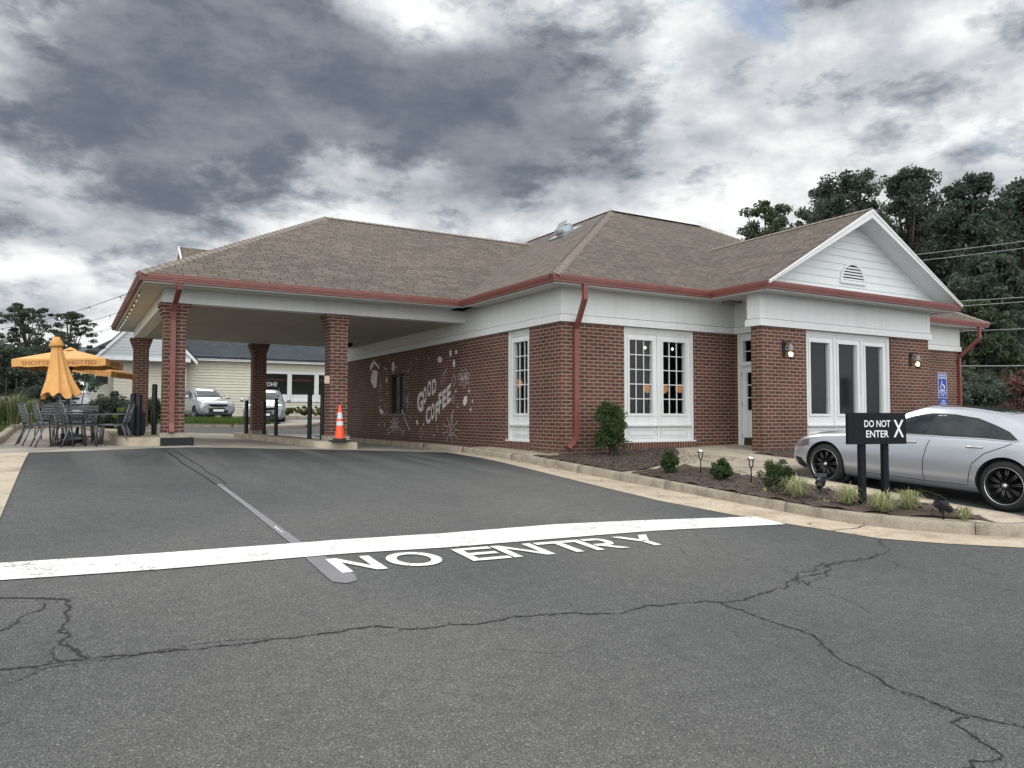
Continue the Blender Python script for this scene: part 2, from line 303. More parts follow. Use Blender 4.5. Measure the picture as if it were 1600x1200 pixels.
M['grass'] = leaf_mat('grass_blades', (.045, .085, .018), (.13, .19, .05), trans=.3)
M['turf'] = pmat('turf', (.075, .105, .035), .95, var=.4, vscale=5, bump=.6, bscale=30)
M['glass'] = glass_mat('glass')
M['shopglass'] = glass_mat('shop_glass', (.75, .85, .82), 1.5)
M['carglass'] = glass_mat('car_glass', (.28, .32, .33))
M['silver'] = pmat('silver_paint', (.46, .48, .53), .28, metal=.6, coat=.8)
M['suv'] = pmat('white_silver_paint', (.30, .32, .35), .25, metal=.3, coat=.8)
M['whitecar'] = pmat('white_car_paint', (.75, .76, .77), .3, coat=.8)
M['tyre'] = pmat('tyre', (.014, .014, .015), .8, bump=.2, bscale=60)
M['rim'] = pmat('black_rim', (.012, .012, .014), .3, metal=.4, coat=.5)
M['chrome'] = pmat('bright_metal', (.55, .56, .58), .22, metal=.9)
M['orange'] = pmat('umbrella_fabric', (.62, .33, .115), .85, var=.14, vscale=4, bump=.1, bscale=200)
M['cone'] = pmat('cone_orange', (.85, .085, .030), .45, var=.08, vscale=8)
M['reflect'] = pmat('reflective_collar', (.55, .62, .62), .35)
M['rubber'] = pmat('black_rubber', (.014, .022, .022), .8)
M['lampglass'] = pmat('lamp_glass', (.9, .8, .6), .3, emit=(1, .62, .25), estr=2.2)
M['bulb'] = pmat('bulb', (1, .9, .7), .3, emit=(1, .75, .42), estr=10)
M['globe'] = pmat('pendant_globe', (.6, .28, .1), .5, emit=(1, .42, .14), estr=.38)
M['ceillamp'] = pmat('ceiling_lamp', (1, .9, .7), .3, emit=(1, .85, .6), estr=3)
M['strbulb'] = pmat('string_bulb', (.85, .84, .78), .2, emit=(1, .93, .8), estr=.05)
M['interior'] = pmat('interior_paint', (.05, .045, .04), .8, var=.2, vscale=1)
M['blue'] = pmat('sign_blue', (.010, .045, .30), .4)
M['brass'] = pmat('kickplate', (.10, .085, .05), .4, metal=.7)
M['darkroof'] = shingle_mat('dark_shingle', (.052, .066, .080), (.036, .046, .058), (.02, .025, .03), .16)
M['bark'] = pmat('bark', (.07, .055, .045), .95, var=.3, vscale=6, bump=.8, bscale=20)
M['mural'] = pmat('mural_paint', (.60, .58, .57), .8, var=.25, vscale=25)
M['mural2'] = pmat('mural_thin_paint', (.46, .44, .43), .85, var=.4, vscale=20)
M['grey'] = pmat('grey_metal', (.20, .21, .23), .5)
M['solar'] = pmat('solar_vent', (.26, .29, .32), .35, metal=.4)
M['lfdark'] = leaf_mat('dark_leaves', (.034, .050, .042), (.105, .130, .098), trans=.38)
M['lfmid'] = leaf_mat('mid_leaves', (.045, .068, .040), (.11, .14, .08), trans=.38)
M['lfleft'] = leaf_mat('left_tree_leaves', (.036, .054, .040), (.10, .12, .085), trans=.38)
M['lfbush'] = leaf_mat('bush_leaves', (.022, .045, .015), (.065, .11, .035))
M['lfred'] = leaf_mat('reddish_leaves', (.07, .05, .035), (.20, .095, .085))
M['lime'] = leaf_mat('lime_leaves', (.10, .17, .03), (.26, .32, .07)); M['olive'] = leaf_mat('olive_leaves', (.08, .10, .03), (.20, .21, .08))
M['blade'] = leaf_mat('variegated_blades', (.17, .21, .07), (.50, .50, .30), trans=.3)
M['plume'] = leaf_mat('grass_plumes', (.25, .22, .15), (.45, .40, .28), trans=.3)
# ------------------------------------------------------------------ helpers
def tag(o, label=None, cat=None, group=None, kind=None):
    if label: o['label'] = label
    if cat: o['category'] = cat
    if group: o['group'] = group
    if kind: o['kind'] = kind
    return o
def empty(name, loc, rz=0, label=None, cat=None, group=None):
    o = bpy.data.objects.new(name, None); COL.objects.link(o); o.location = loc; o.rotation_euler = (0, 0, rz); o.empty_display_size = .2
    return tag(o, label, cat, group)
class MB:
    def __init__(s): s.v = []; s.f = []; s.m = []; s.s = []
    def face(s, pts, mi=0, sm=False):
        i = len(s.v); s.v += [tuple(p) for p in pts]; s.f.append(list(range(i, i+len(pts)))); s.m.append(mi); s.s.append(sm)
    def mesh(s, vs, fs, mi=0, sm=False):
        i = len(s.v); s.v += [tuple(p) for p in vs]
        for f in fs: s.f.append([i+k for k in f]); s.m.append(mi); s.s.append(sm)
    def box(s, x0, x1, y0, y1, z0, z1, mi=0, T=None):
        vs = [Vector((x, y, z)) for x in (x0, x1) for y in (y0, y1) for z in (z0, z1)]
        if T: vs = [T(v) for v in vs]
        fs = [(0, 1, 3, 2), (4, 6, 7, 5), (0, 4, 5, 1), (2, 3, 7, 6), (0, 2, 6, 4), (1, 5, 7, 3)]
        s.mesh(vs, fs, mi)
    def prism(s, poly, z0, z1, mi=0, T=None):      # poly in xy, extruded along z; T maps Vector->Vector
        n = len(poly); vs = [Vector((p[0], p[1], z0)) for p in poly]+[Vector((p[0], p[1], z1)) for p in poly]
        if T: vs = [T(v) for v in vs]
        s.mesh(vs, [tuple(range(n))[::-1], tuple(range(n, 2*n))]+[(i, (i+1) % n, n+(i+1) % n, n+i) for i in range(n)], mi)
    def tube(s, pts, r, n=8, mi=0, cap=True, sm=True):
        pts = [Vector(p) for p in pts]; rr = r if isinstance(r, (list, tuple)) else [r]*len(pts); rings = []; up = None
        for i, p in enumerate(pts):
            d = (pts[min(i+1, len(pts)-1)]-pts[max(i-1, 0)])
            if d.length < 1e-9: d = Vector((0, 0, 1))
            d.normalize()
            if up is None: a = Vector((0, 0, 1)) if abs(d.z) < .9 else Vector((1, 0, 0)); x = d.cross(a).normalized()
            else: x = (up - d*up.dot(d)); x = x.normalized() if x.length > 1e-6 else d.orthogonal().normalized()
            up = x; y = d.cross(x)
            rings.append([p+(x*math.cos(2*math.pi*k/n+math.pi/n)+y*math.sin(2*math.pi*k/n+math.pi/n))*rr[i] for k in range(n)])
        vs = [q for r_ in rings for q in r_]; fs = []
        for i in range(len(rings)-1):
            for k in range(n): fs.append((i*n+k, i*n+(k+1) % n, (i+1)*n+(k+1) % n, (i+1)*n+k))
        s.mesh(vs, fs, mi, sm)
        if cap: s.mesh(rings[0], [tuple(range(n))[::-1]], mi); s.mesh(rings[-1], [tuple(range(n))], mi)
    def rtube(s, pts, w, d, side, mi=0):            # rectangular tube: w along 'side', d across
        side = Vector(side).normalized(); rings = []; pts = [Vector(p) for p in pts]
        for i, p in enumerate(pts):
            a = (p-pts[i-1]).normalized() if i > 0 else None; b = (pts[i+1]-p).normalized() if i < len(pts)-1 else None
            dd = (a+b).normalized() if a and b else (a or b)
            sc_ = 1/max(.5, dd.dot(a or b))
            nrm = dd.cross(side).normalized(); sd_ = nrm.cross(dd).normalized()
            # miter on whichever axis bends
            bend = abs((a or b).dot(nrm)) if a and b else 0
            k1 = sc_ if a and b and bend > 1e-3 else 1; k2 = sc_ if a and b and bend <= 1e-3 else 1
            rings.append([p+sd_*w/2*k2*x+nrm*d/2*k1*y for x, y in ((-1, -1), (1, -1), (1, 1), (-1, 1))])
        vs = [q for r_ in rings for q in r_]; fs = []
        for i in range(len(rings)-1):
            for k in range(4): fs.append((i*4+k, i*4+(k+1) % 4, (i+1)*4+(k+1) % 4, (i+1)*4+k))
        fs += [(3, 2, 1, 0), tuple(len(vs)-4+k for k in range(4))]
        s.mesh(vs, fs, mi)
    def lathe(s, prof, n=16, c=(0, 0, 0), mi=0, axis='z', sm=True):
        vs = []; fs = []; c = Vector(c)
        for r, z in prof:
            for k in range(n):
                a = 2*math.pi*k/n
                p = (r*math.cos(a), r*math.sin(a), z) if axis == 'z' else (z, r*math.cos(a), r*math.sin(a))
                vs.append(c+Vector(p))
        for i in range(len(prof)-1):
            for k in range(n): fs.append((i*n+k, i*n+(k+1) % n, (i+1)*n+(k+1) % n, (i+1)*n+k))
        s.mesh(vs, fs, mi, sm)
    def build(s, name, mats, parent=None, off=(0, 0, 0), link=True, recalc=True):
        if not isinstance(mats, (list, tuple)): mats = [mats]
        me = bpy.data.meshes.new(name); off = Vector(off)
        me.from_pydata([tuple(Vector(v)-off) for v in s.v], [], s.f)
        for m in mats: me.materials.append(M[m] if isinstance(m, str) else m)
        me.polygons.foreach_set('material_index', s.m); me.polygons.foreach_set('use_smooth', s.s)
        if recalc:
            bm = bmesh.new(); bm.from_mesh(me); bmesh.ops.remove_doubles(bm, verts=bm.verts, dist=1e-6); bmesh.ops.recalc_face_normals(bm, faces=bm.faces); bm.to_mesh(me); bm.free()
        uvl = me.uv_layers.new(name='uv'); Z = Vector((0, 0, 1))
        for p in me.polygons:
            n = p.normal
            if abs(n.z) > .985: a, b = Vector((1, 0, 0)), Vector((0, 1, 0))
            else:
                a = Z.cross(n).normalized(); b = n.cross(a).normalized()
                if a.x+a.y*.99 < 0: a = -a
            for li in p.loop_indices:
                co = me.vertices[me.loops[li].vertex_index].co + off; uvl.data[li].uv = (co.dot(a), co.dot(b))
        o = bpy.data.objects.new(name, me)
        if link: COL.objects.link(o)
        if parent: o.parent = parent
        return o
def part(mb, name, mats, parent, off=(0, 0, 0)): return mb.build(name, mats, parent, off)
def copy_tree(o, parent=None):
    c = o.copy(); COL.objects.link(c); c.parent = parent
    for ch in list(o.children): copy_tree(ch, c)
    return c
def struct(mb, name, mats, kind='structure'): return tag(mb.build(name, mats), kind=kind)
def sheet(name, poly, fz, mat, step=.5, kind='structure'):
    bm = bmesh.new(); vs = [bm.verts.new((p[0], p[1], 0)) for p in poly]; f = bm.faces.new(vs)
    if f.normal.z < 0: bmesh.ops.reverse_faces(bm, faces=[f])
    xs = [p[0] for p in poly]; ys = [p[1] for p in poly]
    for ax, lo, hi in ((0, min(xs), max(xs)), (1, min(ys), max(ys))):
        a = math.ceil(lo/step)*step
        while a < hi:
            co = (a, 0, 0) if ax == 0 else (0, a, 0); no = (1, 0, 0) if ax == 0 else (0, 1, 0)
            bmesh.ops.bisect_plane(bm, geom=bm.verts[:]+bm.edges[:]+bm.faces[:], plane_co=co, plane_no=no, dist=1e-5); a += step
    bmesh.ops.triangulate(bm, faces=[f for f in bm.faces if len(f.verts) > 4])
    for v in bm.verts: v.co.z = fz(v.co.x, v.co.y)
    bmesh.ops.recalc_face_normals(bm, faces=bm.faces)
    if sum(f.normal.z for f in bm.faces) < 0: bmesh.ops.reverse_faces(bm, faces=bm.faces)
    me = bpy.data.meshes.new(name); bm.to_mesh(me); bm.free(); me.materials.append(M[mat])
    uvl = me.uv_layers.new(name='uv')
    for l in me.loops: uvl.data[l.index].uv = me.vertices[l.vertex_index].co.xy
    o = bpy.data.objects.new(name, me); COL.objects.link(o); o['kind'] = kind; return o
def text_geo(s, bold=0.0):
    cu = bpy.data.curves.new('txt', 'FONT'); cu.body = s; cu.size = 1; cu.offset = bold; cu.resolution_u = 3
    o = bpy.data.objects.new('txt', cu); COL.objects.link(o); dg = bpy.context.evaluated_depsgraph_get(); dg.update()
    me = bpy.data.meshes.new_from_object(o.evaluated_get(dg)); vs = [v.co.copy() for v in me.vertices]; fs = [tuple(p.vertices) for p in me.polygons]
    bpy.data.objects.remove(o); bpy.data.curves.remove(cu); bpy.data.meshes.remove(me)
    x0 = min(v.x for v in vs); x1 = max(v.x for v in vs); y0 = min(v.y for v in vs); y1 = max(v.y for v in vs)
    return [((v.x-x0)/(x1-x0), (v.y-y0)/(y1-y0)) for v in vs], fs, (x1-x0)/(y1-y0)
def put_text(mb, s, fn, bold=0.0, mi=0):           # fn maps (a,b) in 0..1 to a 3-D point
    vs, fs, asp = text_geo(s, bold); mb.mesh([fn(a, b) for a, b in vs], fs, mi)
def ribbon(mb, pts, w, fn, mi=0):                  # pts in a 2-D plane, fn maps 2-D to 3-D
    P = [Vector(p).to_2d() if len(p) > 2 else Vector(p) for p in pts]; Ls, Rs = [], []
    for i, p in enumerate(P):
        d = (P[min(i+1, len(P)-1)]-P[max(i-1, 0)]); d = d.normalized() if d.length > 1e-9 else Vector((1, 0)); n = Vector((-d.y, d.x))
        ww = w[i] if isinstance(w, (list, tuple)) else w
        Ls.append(fn(*(p+n*ww/2))); Rs.append(fn(*(p-n*ww/2)))
    mb.mesh(Ls+Rs, [(i, i+1, len(P)+i+1, len(P)+i) for i in range(len(P)-1)], mi)
def leafmesh(name, centers, radii, nper, size, mat, parent=None, flat=.8, off=(0, 0, 0), kindk=None):
    n = len(centers)*nper; C = np.repeat(np.array(centers, float), nper, 0); Rr = np.repeat(np.array(radii, float).reshape(len(centers), -1)*np.ones((1, 3)), nper, 0)
    d = RNG.normal(size=(n, 3)); d /= np.linalg.norm(d, axis=1, keepdims=True); rad = RNG.random((n, 1))**.45
    P = C + d*rad*Rr - np.array(off)
    a = RNG.normal(size=(n, 3)); a /= np.linalg.norm(a, axis=1, keepdims=True); b = np.cross(a, RNG.normal(size=(n, 3))); b /= np.linalg.norm(b, axis=1, keepdims=True)
    s = size*(.6+.8*RNG.random((n, 1)))
    V = np.stack([P-a*s, P+b*s*.45, P+a*s, P-b*s*.45], 1).reshape(-1, 3)
    me = bpy.data.meshes.new(name); me.vertices.add(4*n); me.vertices.foreach_set('co', V.ravel()); me.loops.add(4*n); me.loops.foreach_set('vertex_index', np.arange(4*n)); me.polygons.add(n); me.polygons.foreach_set('loop_start', np.arange(0, 4*n, 4)); me.polygons.foreach_set('loop_total', np.full(n, 4)); me.update(); me.validate()
    me.materials.append(M[mat] if isinstance(mat, str) else mat); o = bpy.data.objects.new(name, me); COL.objects.link(o)
    if parent: o.parent = parent
    return o
# ------------------------------------------------------------------ ground
def lines(a, b, fine0, fine1):
    L_ = [-400, -250, -150, -100, -70, -50, -40]; x = a
    v = [y for y in L_ if y < a]
    while x <= b+1e-9:
        v.append(round(x, 4)); x += .25 if fine0 <= x < fine1 else 1.0
    v += [b+8, b+20, b+45, b+90, b+180, b+350]; return v
gx = lines(-30, 34, -12, 18); gy = lines(-24, 50, -18, 17)
V = [(x, y, G(x, y)) for y in gy for x in gx]; nx = len(gx)
mb = MB(); mb.mesh(V, [(j*nx+i, j*nx+i+1, (j+1)*nx+i+1, (j+1)*nx+i) for j in range(len(gy)-1) for i in range(nx-1)], 0, True)
struct(mb, 'ground', 'asphalt')
# concrete gutter pan along the kerb
KERB = [(-.75, 15.6), (-.74, 5), (-.72, -.65), (-.66, -3.5), (-.60, -5.5), (-.55, -7.05), (-.42, -7.6), (-.24, -8.0), (-.02, -8.36), (.24, -8.68), (.52, -8.9), (.80, -8.98), (1.05, -8.9), (1.22, -8.65), (1.28, -8.3), (1.33, -7.8), (1.47, -7.1), (1.66, -6.2), (1.76, -5.5), (1.78, -4.9), (1.95, -4.35), (2.3, -4.05), (2.8, -3.95), (9, -3.95), (18, -3.95)]
sheet('gutter_pan', [(-.72, 3.5), (-.70, -.65), (-.62, -3.5), (-.56, -5.5), (-.5, -7.05), (-.35, -7.6), (-.18, -8.0), (.05, -8.3), (.3, -8.6), (.55, -8.82), (.9, -8.9), (1.2, -8.75), (1.6, -8.9), (1.9, -9.3), (.9, -9.62), (.35, -9.45), (-.05, -9.2), (-.55, -8.7), (-.98, -8.13), (-1.2, -7.3), (-1.45, -6.3), (-1.6, -5), (-1.5, -3.2), (-1.35, -1.5), (-1.15, 1), (-1.1, 3.5)], lambda x, y: G(x, y)+.006, 'pan', .25)
sheet('concrete_apron', [(-10.6, 2.4), (-9.0, 2.75), (-7.7, 3.25), (-3.5, 3.65), (-.72, 3.5), (-.72, 17), (-10.6, 17)], lambda x, y: G(x, y)+.005, 'slab', .25)
sheet('sidewalk', [(-9.85, 2.52), (-9.85, -16), (-11.0, -16), (-11.0, 2.42)], lambda x, y: G(x, y)+.012, 'concrete', .25)
# island sidewalk body and mulch
def H(x, y): return G(x, y)+.145
ISL = [(-.68, 3.2), (-.66, -.65), (-.60, -3.5), (-.54, -5.5), (-.49, -7.05), (-.36, -7.55), (-.18, -7.95), (.04, -8.28), (.28, -8.58), (.55, -8.78), (.80, -8.86), (1.0, -8.78), (1.12, -8.6), (1.20, -8.2), (1.25, -7.8), (1.4, -7.1), (1.6, -6.2), (1.70, -5.5), (1.72, -4.9), (1.9, -4.3), (2.3, -3.98), (2.8, -3.88), (17, -3.88), (17, .5), (.02, .5), (.02, 3.2)]
sheet('island_paving', ISL, lambda x, y: H(x, y)+.002, 'concrete', .25)
def mz(x, y): return H(x, y)+.022+.018*math.sin(x*9+y*4)*math.sin(y*11-x*3)+.01*math.sin(x*23)*math.cos(y*27)
P = lambda u, v, dz=.15: tuple(gp(u, v, dz))[:2]
sheet('mulch', [(-.52, -7.0), (-.36, -7.5), (-.1, -7.98), (.2, -8.32), (.42, -8.5), P(1560, 817), P(1520, 804), P(1465, 791), P(1400, 781), P(1321, 771), P(1285, 763), P(1240, 754), P(1195, 749), P(1140, 738), P(1100, 731), P(1070, 728), P(1010, 735), P(985, 739), (-.54, -3.6), (-.58, -5.5)], mz, 'mulch', .08)
sheet('mulch', [P(1008, 734), P(1048, 722), P(1062, 709), (3.2, -.02), (.03, -.02), (.02, .0), (-.56, .3), (-.56, -2.7), P(966, 737.5)], mz, 'mulch', .08)
sheet('mulch', [(3.95, -3.5), (3.95, -1.72), (10.8, -1.72), (10.8, -3.6), (5, -3.7)], mz, 'mulch', .1)
# kerbs -------------------------------------------------------------
def resample(pts, step):
    out = [Vector(pts[0])]
    for a, b in zip(pts, pts[1:]):
        a, b = Vector(a), Vector(b); n = max(1, int((b-a).length/step))
        for i in range(1, n+1): out.append(a.lerp(b, i/n))
    return out
def smooth2(pts, it=2):
    for _ in range(it):
        o = [pts[0]]
        for a, b in zip(pts, pts[1:]): o += [tuple(Vector(a).lerp(Vector(b), .25)), tuple(Vector(a).lerp(Vector(b), .75))]
        pts = o+[pts[-1]]
    return pts
def kerb(name, pts, h, w, side, seglen=3.0, mat='kerb', gap=.012, step=.2, base=G, step_r=.035):
    # pts run along the front face; 'side' = +1 puts the kerb body to the left of travel
    R_ = resample(pts, step); segs = []; cur = [R_[0]]; acc = 0
    for a, b in zip(R_, R_[1:]):
        acc += (b-a).length; cur.append(b)
        if acc > seglen: segs.append(cur); cur = [b]; acc = 0
    if len(cur) > 1: segs.append(cur)
    mb = MB()
    for S in segs:
        rings = []
        for i, p in enumerate(S):
            d = (S[min(i+1, len(S)-1)]-S[max(i-1, 0)]).normalized(); n = Vector((-d.y, d.x))*side
            q = p.copy()
            if i == 0: q = p+d*gap/2
            if i == len(S)-1: q = p-d*gap/2
            g = base(q.x, q.y); j = .004*math.sin(q.x*7+q.y*5)
            prof = [(-.015, -.2), (0, .0), (.012, h-step_r-.01), (.022, h-.010), (.022+step_r, h), (w, h+.001), (w, -.2)]
            rings.append([Vector((q.x+n.x*(a+j), q.y+n.y*(a+j), g+z)) for a, z in prof])
        m = len(rings[0]); vs = [v for r in rings for v in r]
        mb.mesh(vs, [(i*m+k, i*m+k+1, (i+1)*m+k+1, (i+1)*m+k) for i in range(len(rings)-1) for k in range(m-1)], 0, True)
        mb.mesh(rings[0], [tuple(range(m))]); mb.mesh(rings[-1], [tuple(range(m))])
    return struct(mb, name, mat)
kerb('kerb', smooth2(KERB[:-4], 1)+KERB[-3:], .15, .155, 1, 2.35)
# patio kerb on the left and its far return
PK = [(-10.5, -16), (-10.5, 3), (-10.5, 10), (-10.52, 13.2), (-10.4, 14.3), (-10.1, 14.8), (-9.4, 15.1), (-8.2, 15.1)]
kerb('kerb', smooth2([(x-.02, y) for x, y in PK], 1), .17, .17, 1, 3.0)
# ------------------------------------------------------------------ canopy islands (rounded slabs with a kerb face)
def slab_island(x0, x1, y0, y1, h, r, rl=None):
    pts = []
    for cx, cy, a0, rr in ((x1-.05, y0+.05, -90, .05), (x1-.05, y1-.05, 0, .05), (x0+.3, y1-.3, 90, .3), (x0+r, y0+r, 180, r)):
        for k in range(7): a = math.radians(a0+k*15); pts.append((cx+rr*math.cos(a), cy+rr*math.sin(a)))
    mb = MB(); n = len(pts); top = [(x, y, max(G(x, y), G(x1, y))+h) for x, y in pts]
    ins = [((x-(x0+x1)/2)*.97+(x0+x1)/2, (y-(y0+y1)/2)*.998+(y0+y1)/2) for x, y in pts]; t2 = [(x, y, max(G(x, y), G(x1, y))+h+.006) for x, y in ins]
    low = [(x, y, G(x, y)-.2) for x, y in pts]
    mb.mesh(low+top+t2, [(i, (i+1) % n, n+(i+1) % n, n+i) for i in range(n)]+[(n+i, n+(i+1) % n, 2*n+(i+1) % n, 2*n+i) for i in range(n)])
    mb.mesh(t2, [tuple(range(n))]); return struct(mb, 'canopy_island', 'concrete')
slab_island(-8.35, -6.90, 4.05, 14.9, .17, .75)
slab_island(-4.15, -3.12, 4.25, 14.9, .16, .3)
mb = MB(); mb.box(-7.55, -6.905, 4.03, 4.052, -.05, G(-7.2, 4.1)+.180); mb.box(-6.91, -6.885, 4.03, 4.6, -.05, G(-6.9, 4.1)+.178); struct(mb, 'painted_kerb', 'black')
# ------------------------------------------------------------------ road markings
def frac(pts, amp=.05, it=4):
    pts = [Vector(p) for p in pts]
    for k in range(it):
        o = [pts[0]]
        for a, b in zip(pts, pts[1:]):
            d = b-a; n = Vector((-d.y, d.x)); o += [(a+b)/2+n*random.gauss(0, amp*1.4), b]
        pts = o
    return pts

RZ = lambda x, y, d=.009: Vector((x, y, G(x, y)+d))
g2 = lambda u, v: tuple(gp(u, v))[:2]
sheet('stop_line', [g2(-60, 885), g2(0, 881), g2(240, 866), g2(480, 848.5), g2(697, 834), g2(871, 820), g2(1000, 814), g2(1180, 808), g2(1228, 820), g2(1060, 828), g2(998, 832), g2(850, 844), g2(705, 856), g2(505, 869), g2(250, 891), g2(0, 908), g2(-60, 912)], lambda x, y: G(x, y)+.009, 'paint', .25)
sheet('sealed_joint', [(-7.46, -2.5), (-7.40, -2.5), (-7.35, -4.4), (-7.29, -6.40), (-7.40, -6.40), (-7.42, -4.4)], lambda x, y: G(x, y)+.007, 'seal', .25)
sheet('sealed_joint', [(-7.42, -6.93), (-7.24, -6.93), (-7.2, -7.65), (-7.24, -7.80), (-7.34, -7.84), (-7.43, -7.76)], lambda x, y: G(x, y)+.007, 'seal', .25)
mb = MB(); ribbon(mb, [(-7.37, -5.55), (-7.36, -5.9)], .016, lambda x, y: RZ(x, y, .011)); struct(mb, 'chalk_mark', 'paint')
mb = MB(); Rn = lambda pts, w=.035: ribbon(mb, [tuple(p) for p in resample(pts, .2)], w, lambda x, y: RZ(x, y, .008))
Rn([tuple(p) for p in frac([(-7.46, -2.5), (-7.6, 0), (-7.6, 3.0)], .012, 3)], .028); Rn([tuple(p) for p in frac([(-7.33, -2.5), (-7.42, 0), (-7.45, 2.5)], .012, 3)], .016); struct(mb, 'old_joint', 'crack')
# NO ENTRY: stroke letters, each box measured on the road
mb = MB(); YB, YT = -7.55, -7.06; SW = .095
def gxp(u, v): p = gp(u, v); return p.x
def stroke(pts, w=SW): ribbon(mb, pts, w, lambda x, y: RZ(x, y, .010))
def LX(u, v): p = gp(u, v); return p.x
hN = YB; def_ = 0
n0, n1 = LX(534, 896), LX(605, 889); o0, o1 = LX(598.5, 873.5), LX(689.5, 873); e0, e1 = LX(738, 877), LX(794.6, 871.5); m0, m1 = LX(799, 870), LX(864, 865)
t0, t1 = LX(833, 849), LX(889.6, 844); r0, r1 = LX(925, 858), LX(991, 853.7); y0_, y1_ = LX(947.6, 839), LX(1000, 835)
def quad(a, b, c, d): mb.mesh([RZ(*q, .010) for q in (a, b, c, d)], [(0, 1, 2, 3)])
for a, b in ((n0, n1), (m0, m1)):
    quad((a, YB), (a+SW, YB), (a+SW, YT), (a, YT)); quad((b-SW, YB), (b, YB), (b, YT), (b-SW, YT)); quad((b-SW*1.0, YB), (b-.001, YB), (a+SW*1.0, YT), (a+.001, YT))
ps = []; qs = []
for k in range(33):
    a = 2*math.pi*k/32; cx, cy, rx, ry = (o0+o1)/2, (YB+YT)/2, (o1-o0)/2, (YT-YB)/2+.015
    ps.append((cx+rx*math.cos(a), cy+ry*math.sin(a))); qs.append((cx+(rx-.1)*math.cos(a), cy+(ry-.085)*math.sin(a)))
for k in range(32):
    if k in (4, 20): quad(ps[k], (ps[k][0]*.2+ps[k+1][0]*.8, ps[k][1]*.2+ps[k+1][1]*.8), (qs[k][0]*.2+qs[k+1][0]*.8, qs[k][1]*.2+qs[k+1][1]*.8), qs[k])
    else: quad(ps[k], ps[k+1], qs[k+1], qs[k])
e1 = e1+.02
quad((e0, YB), (e0+SW, YB), (e0+SW, YT), (e0, YT))
for yy in (YB, (YB+YT)/2-.04, YT-.085): quad((e0+SW, yy), (e1-(.03 if yy > YB and yy < YT-.1 else 0), yy), (e1-(.03 if yy > YB and yy < YT-.1 else 0), yy+.085), (e0+SW, yy+.085))
tc_ = (t0+t1)/2; quad((t0-.02, YT-.09), (t1+.02, YT-.09), (t1+.02, YT), (t0-.02, YT)); quad((tc_-SW/2, YB), (tc_+SW/2, YB), (tc_+SW/2, YT-.09), (tc_-SW/2, YT-.09))
r1 = r0+.40
quad((r0, YB), (r0+SW, YB), (r0+SW, YT), (r0, YT)); ym = YB+.17
quad((r0+SW+.03, YT-.085), (r1-.12, YT-.085), (r1-.12, YT), (r0+SW+.03, YT)); quad((r0+SW+.03, ym), (r1-.12, ym), (r1-.12, ym+.08), (r0+SW+.03, ym+.08))
cy = (YT+ym)/2; ry = (YT-ym)/2
for k in range(8):
    a, b = -math.pi/2+math.pi*k/8, -math.pi/2+math.pi*(k+1)/8
    f = lambda t_, q: (r1-.12+(.13-q)*math.cos(t_), cy+(ry-q*.85)*math.sin(t_)); quad(f(a, 0), f(b, 0), f(b, .095), f(a, .095))
quad((r1-.1, YB), (r1+.02, YB), (r0+.27, ym), (r0+.16, ym))
yc_ = (y0_+y1_)/2+.02; ymid = YB+.2
quad((yc_-SW/2, YB), (yc_+SW/2, YB), (yc_+SW/2, ymid), (yc_-SW/2, ymid)); quad((yc_-SW/2, ymid), (yc_+.02, ymid+.07), (yc_-.13, YT), (yc_-.25, YT)); quad((yc_-.02, ymid+.07), (yc_+SW/2, ymid), (yc_+.25, YT), (yc_+.13, YT))
struct(mb, 'no_entry_lettering', 'paint')
# cracks -------------------------------------------------------------
mb = MB()
def crack(px, w, amp=.055):
    pts = [gp(u, v).to_2d() for u, v in px]; pts = frac(pts, amp, 4)
    ws = [max(.002, w*(.35+random.random()**2*1.5)) for _ in pts]; ws[0] = ws[-1] = .001
    ribbon(mb, [tuple(p) for p in pts], ws, lambda x, y: RZ(x, y, .004))
    for i in range(2, len(pts)-2):
        if random.random() < .22:
            a = random.random()*6.28; l = random.uniform(.02, .11)*(1 if w > .008 else .5); q = [pts[i], pts[i]+Vector((math.cos(a), math.sin(a)))*l*.5, pts[i]+Vector((math.cos(a+.5), math.sin(a+.5)))*l]
            ribbon(mb, [tuple(p) for p in q], [.005, .0035, .001], lambda x, y: RZ(x, y, .0036))
        if random.random() < .30 and w > .007:
            c = pts[i]+Vector((random.gauss(0, .012), random.gauss(0, .012))); r_ = random.uniform(.003, .012); n = 6
            mb.face([RZ(c.x+r_*random.uniform(.6, 1.2)*math.cos(k), c.y+r_*random.uniform(.6, 1.2)*math.sin(k), .0042) for k in [2*math.pi*j/n for j in range(n)]])
crack([(-40, 1052), (60, 1042), (150, 1028), (260, 1018), (360, 1009), (440, 998), (520, 989), (590, 978), (640, 984), (720, 976), (800, 964), (860, 961), (940, 959), (1020, 946), (1100, 940), (1125, 942), (1180, 931), (1230, 918), (1250, 903), (1290, 884), (1330, 877), (1365, 868)], .016)
crack([(70, 1034), (200, 1028), (300, 1008), (380, 1000), (430, 998)], .006); crack([(0, 1072), (70, 1045), (140, 1036)], .006)
crack([(-30, 936), (40, 935), (88, 936), (108, 938)], .020, .02); crack([(108, 938), (104, 955), (92, 985), (94, 1003), (118, 1017), (134, 1029)], .014, .08); crack([(-20, 995), (30, 972), (72, 942)], .011); crack([(86, 1010), (84, 1030), (100, 1036)], .005)
crack([(1125, 942), (1150, 952), (1200, 970), (1250, 985), (1285, 1008), (1330, 1040), (1400, 1078), (1470, 1103), (1540, 1125), (1640, 1140)], .013)
crack([(1232, 916), (1245, 898), (1272, 886), (1290, 880)], .010, .09); crack([(1250, 908), (1262, 915), (1290, 893), (1300, 880), (1340, 876), (1368, 870), (1378, 850), (1376, 842)], .008, .08); crack([(1215, 885), (1240, 897)], .006, .08)
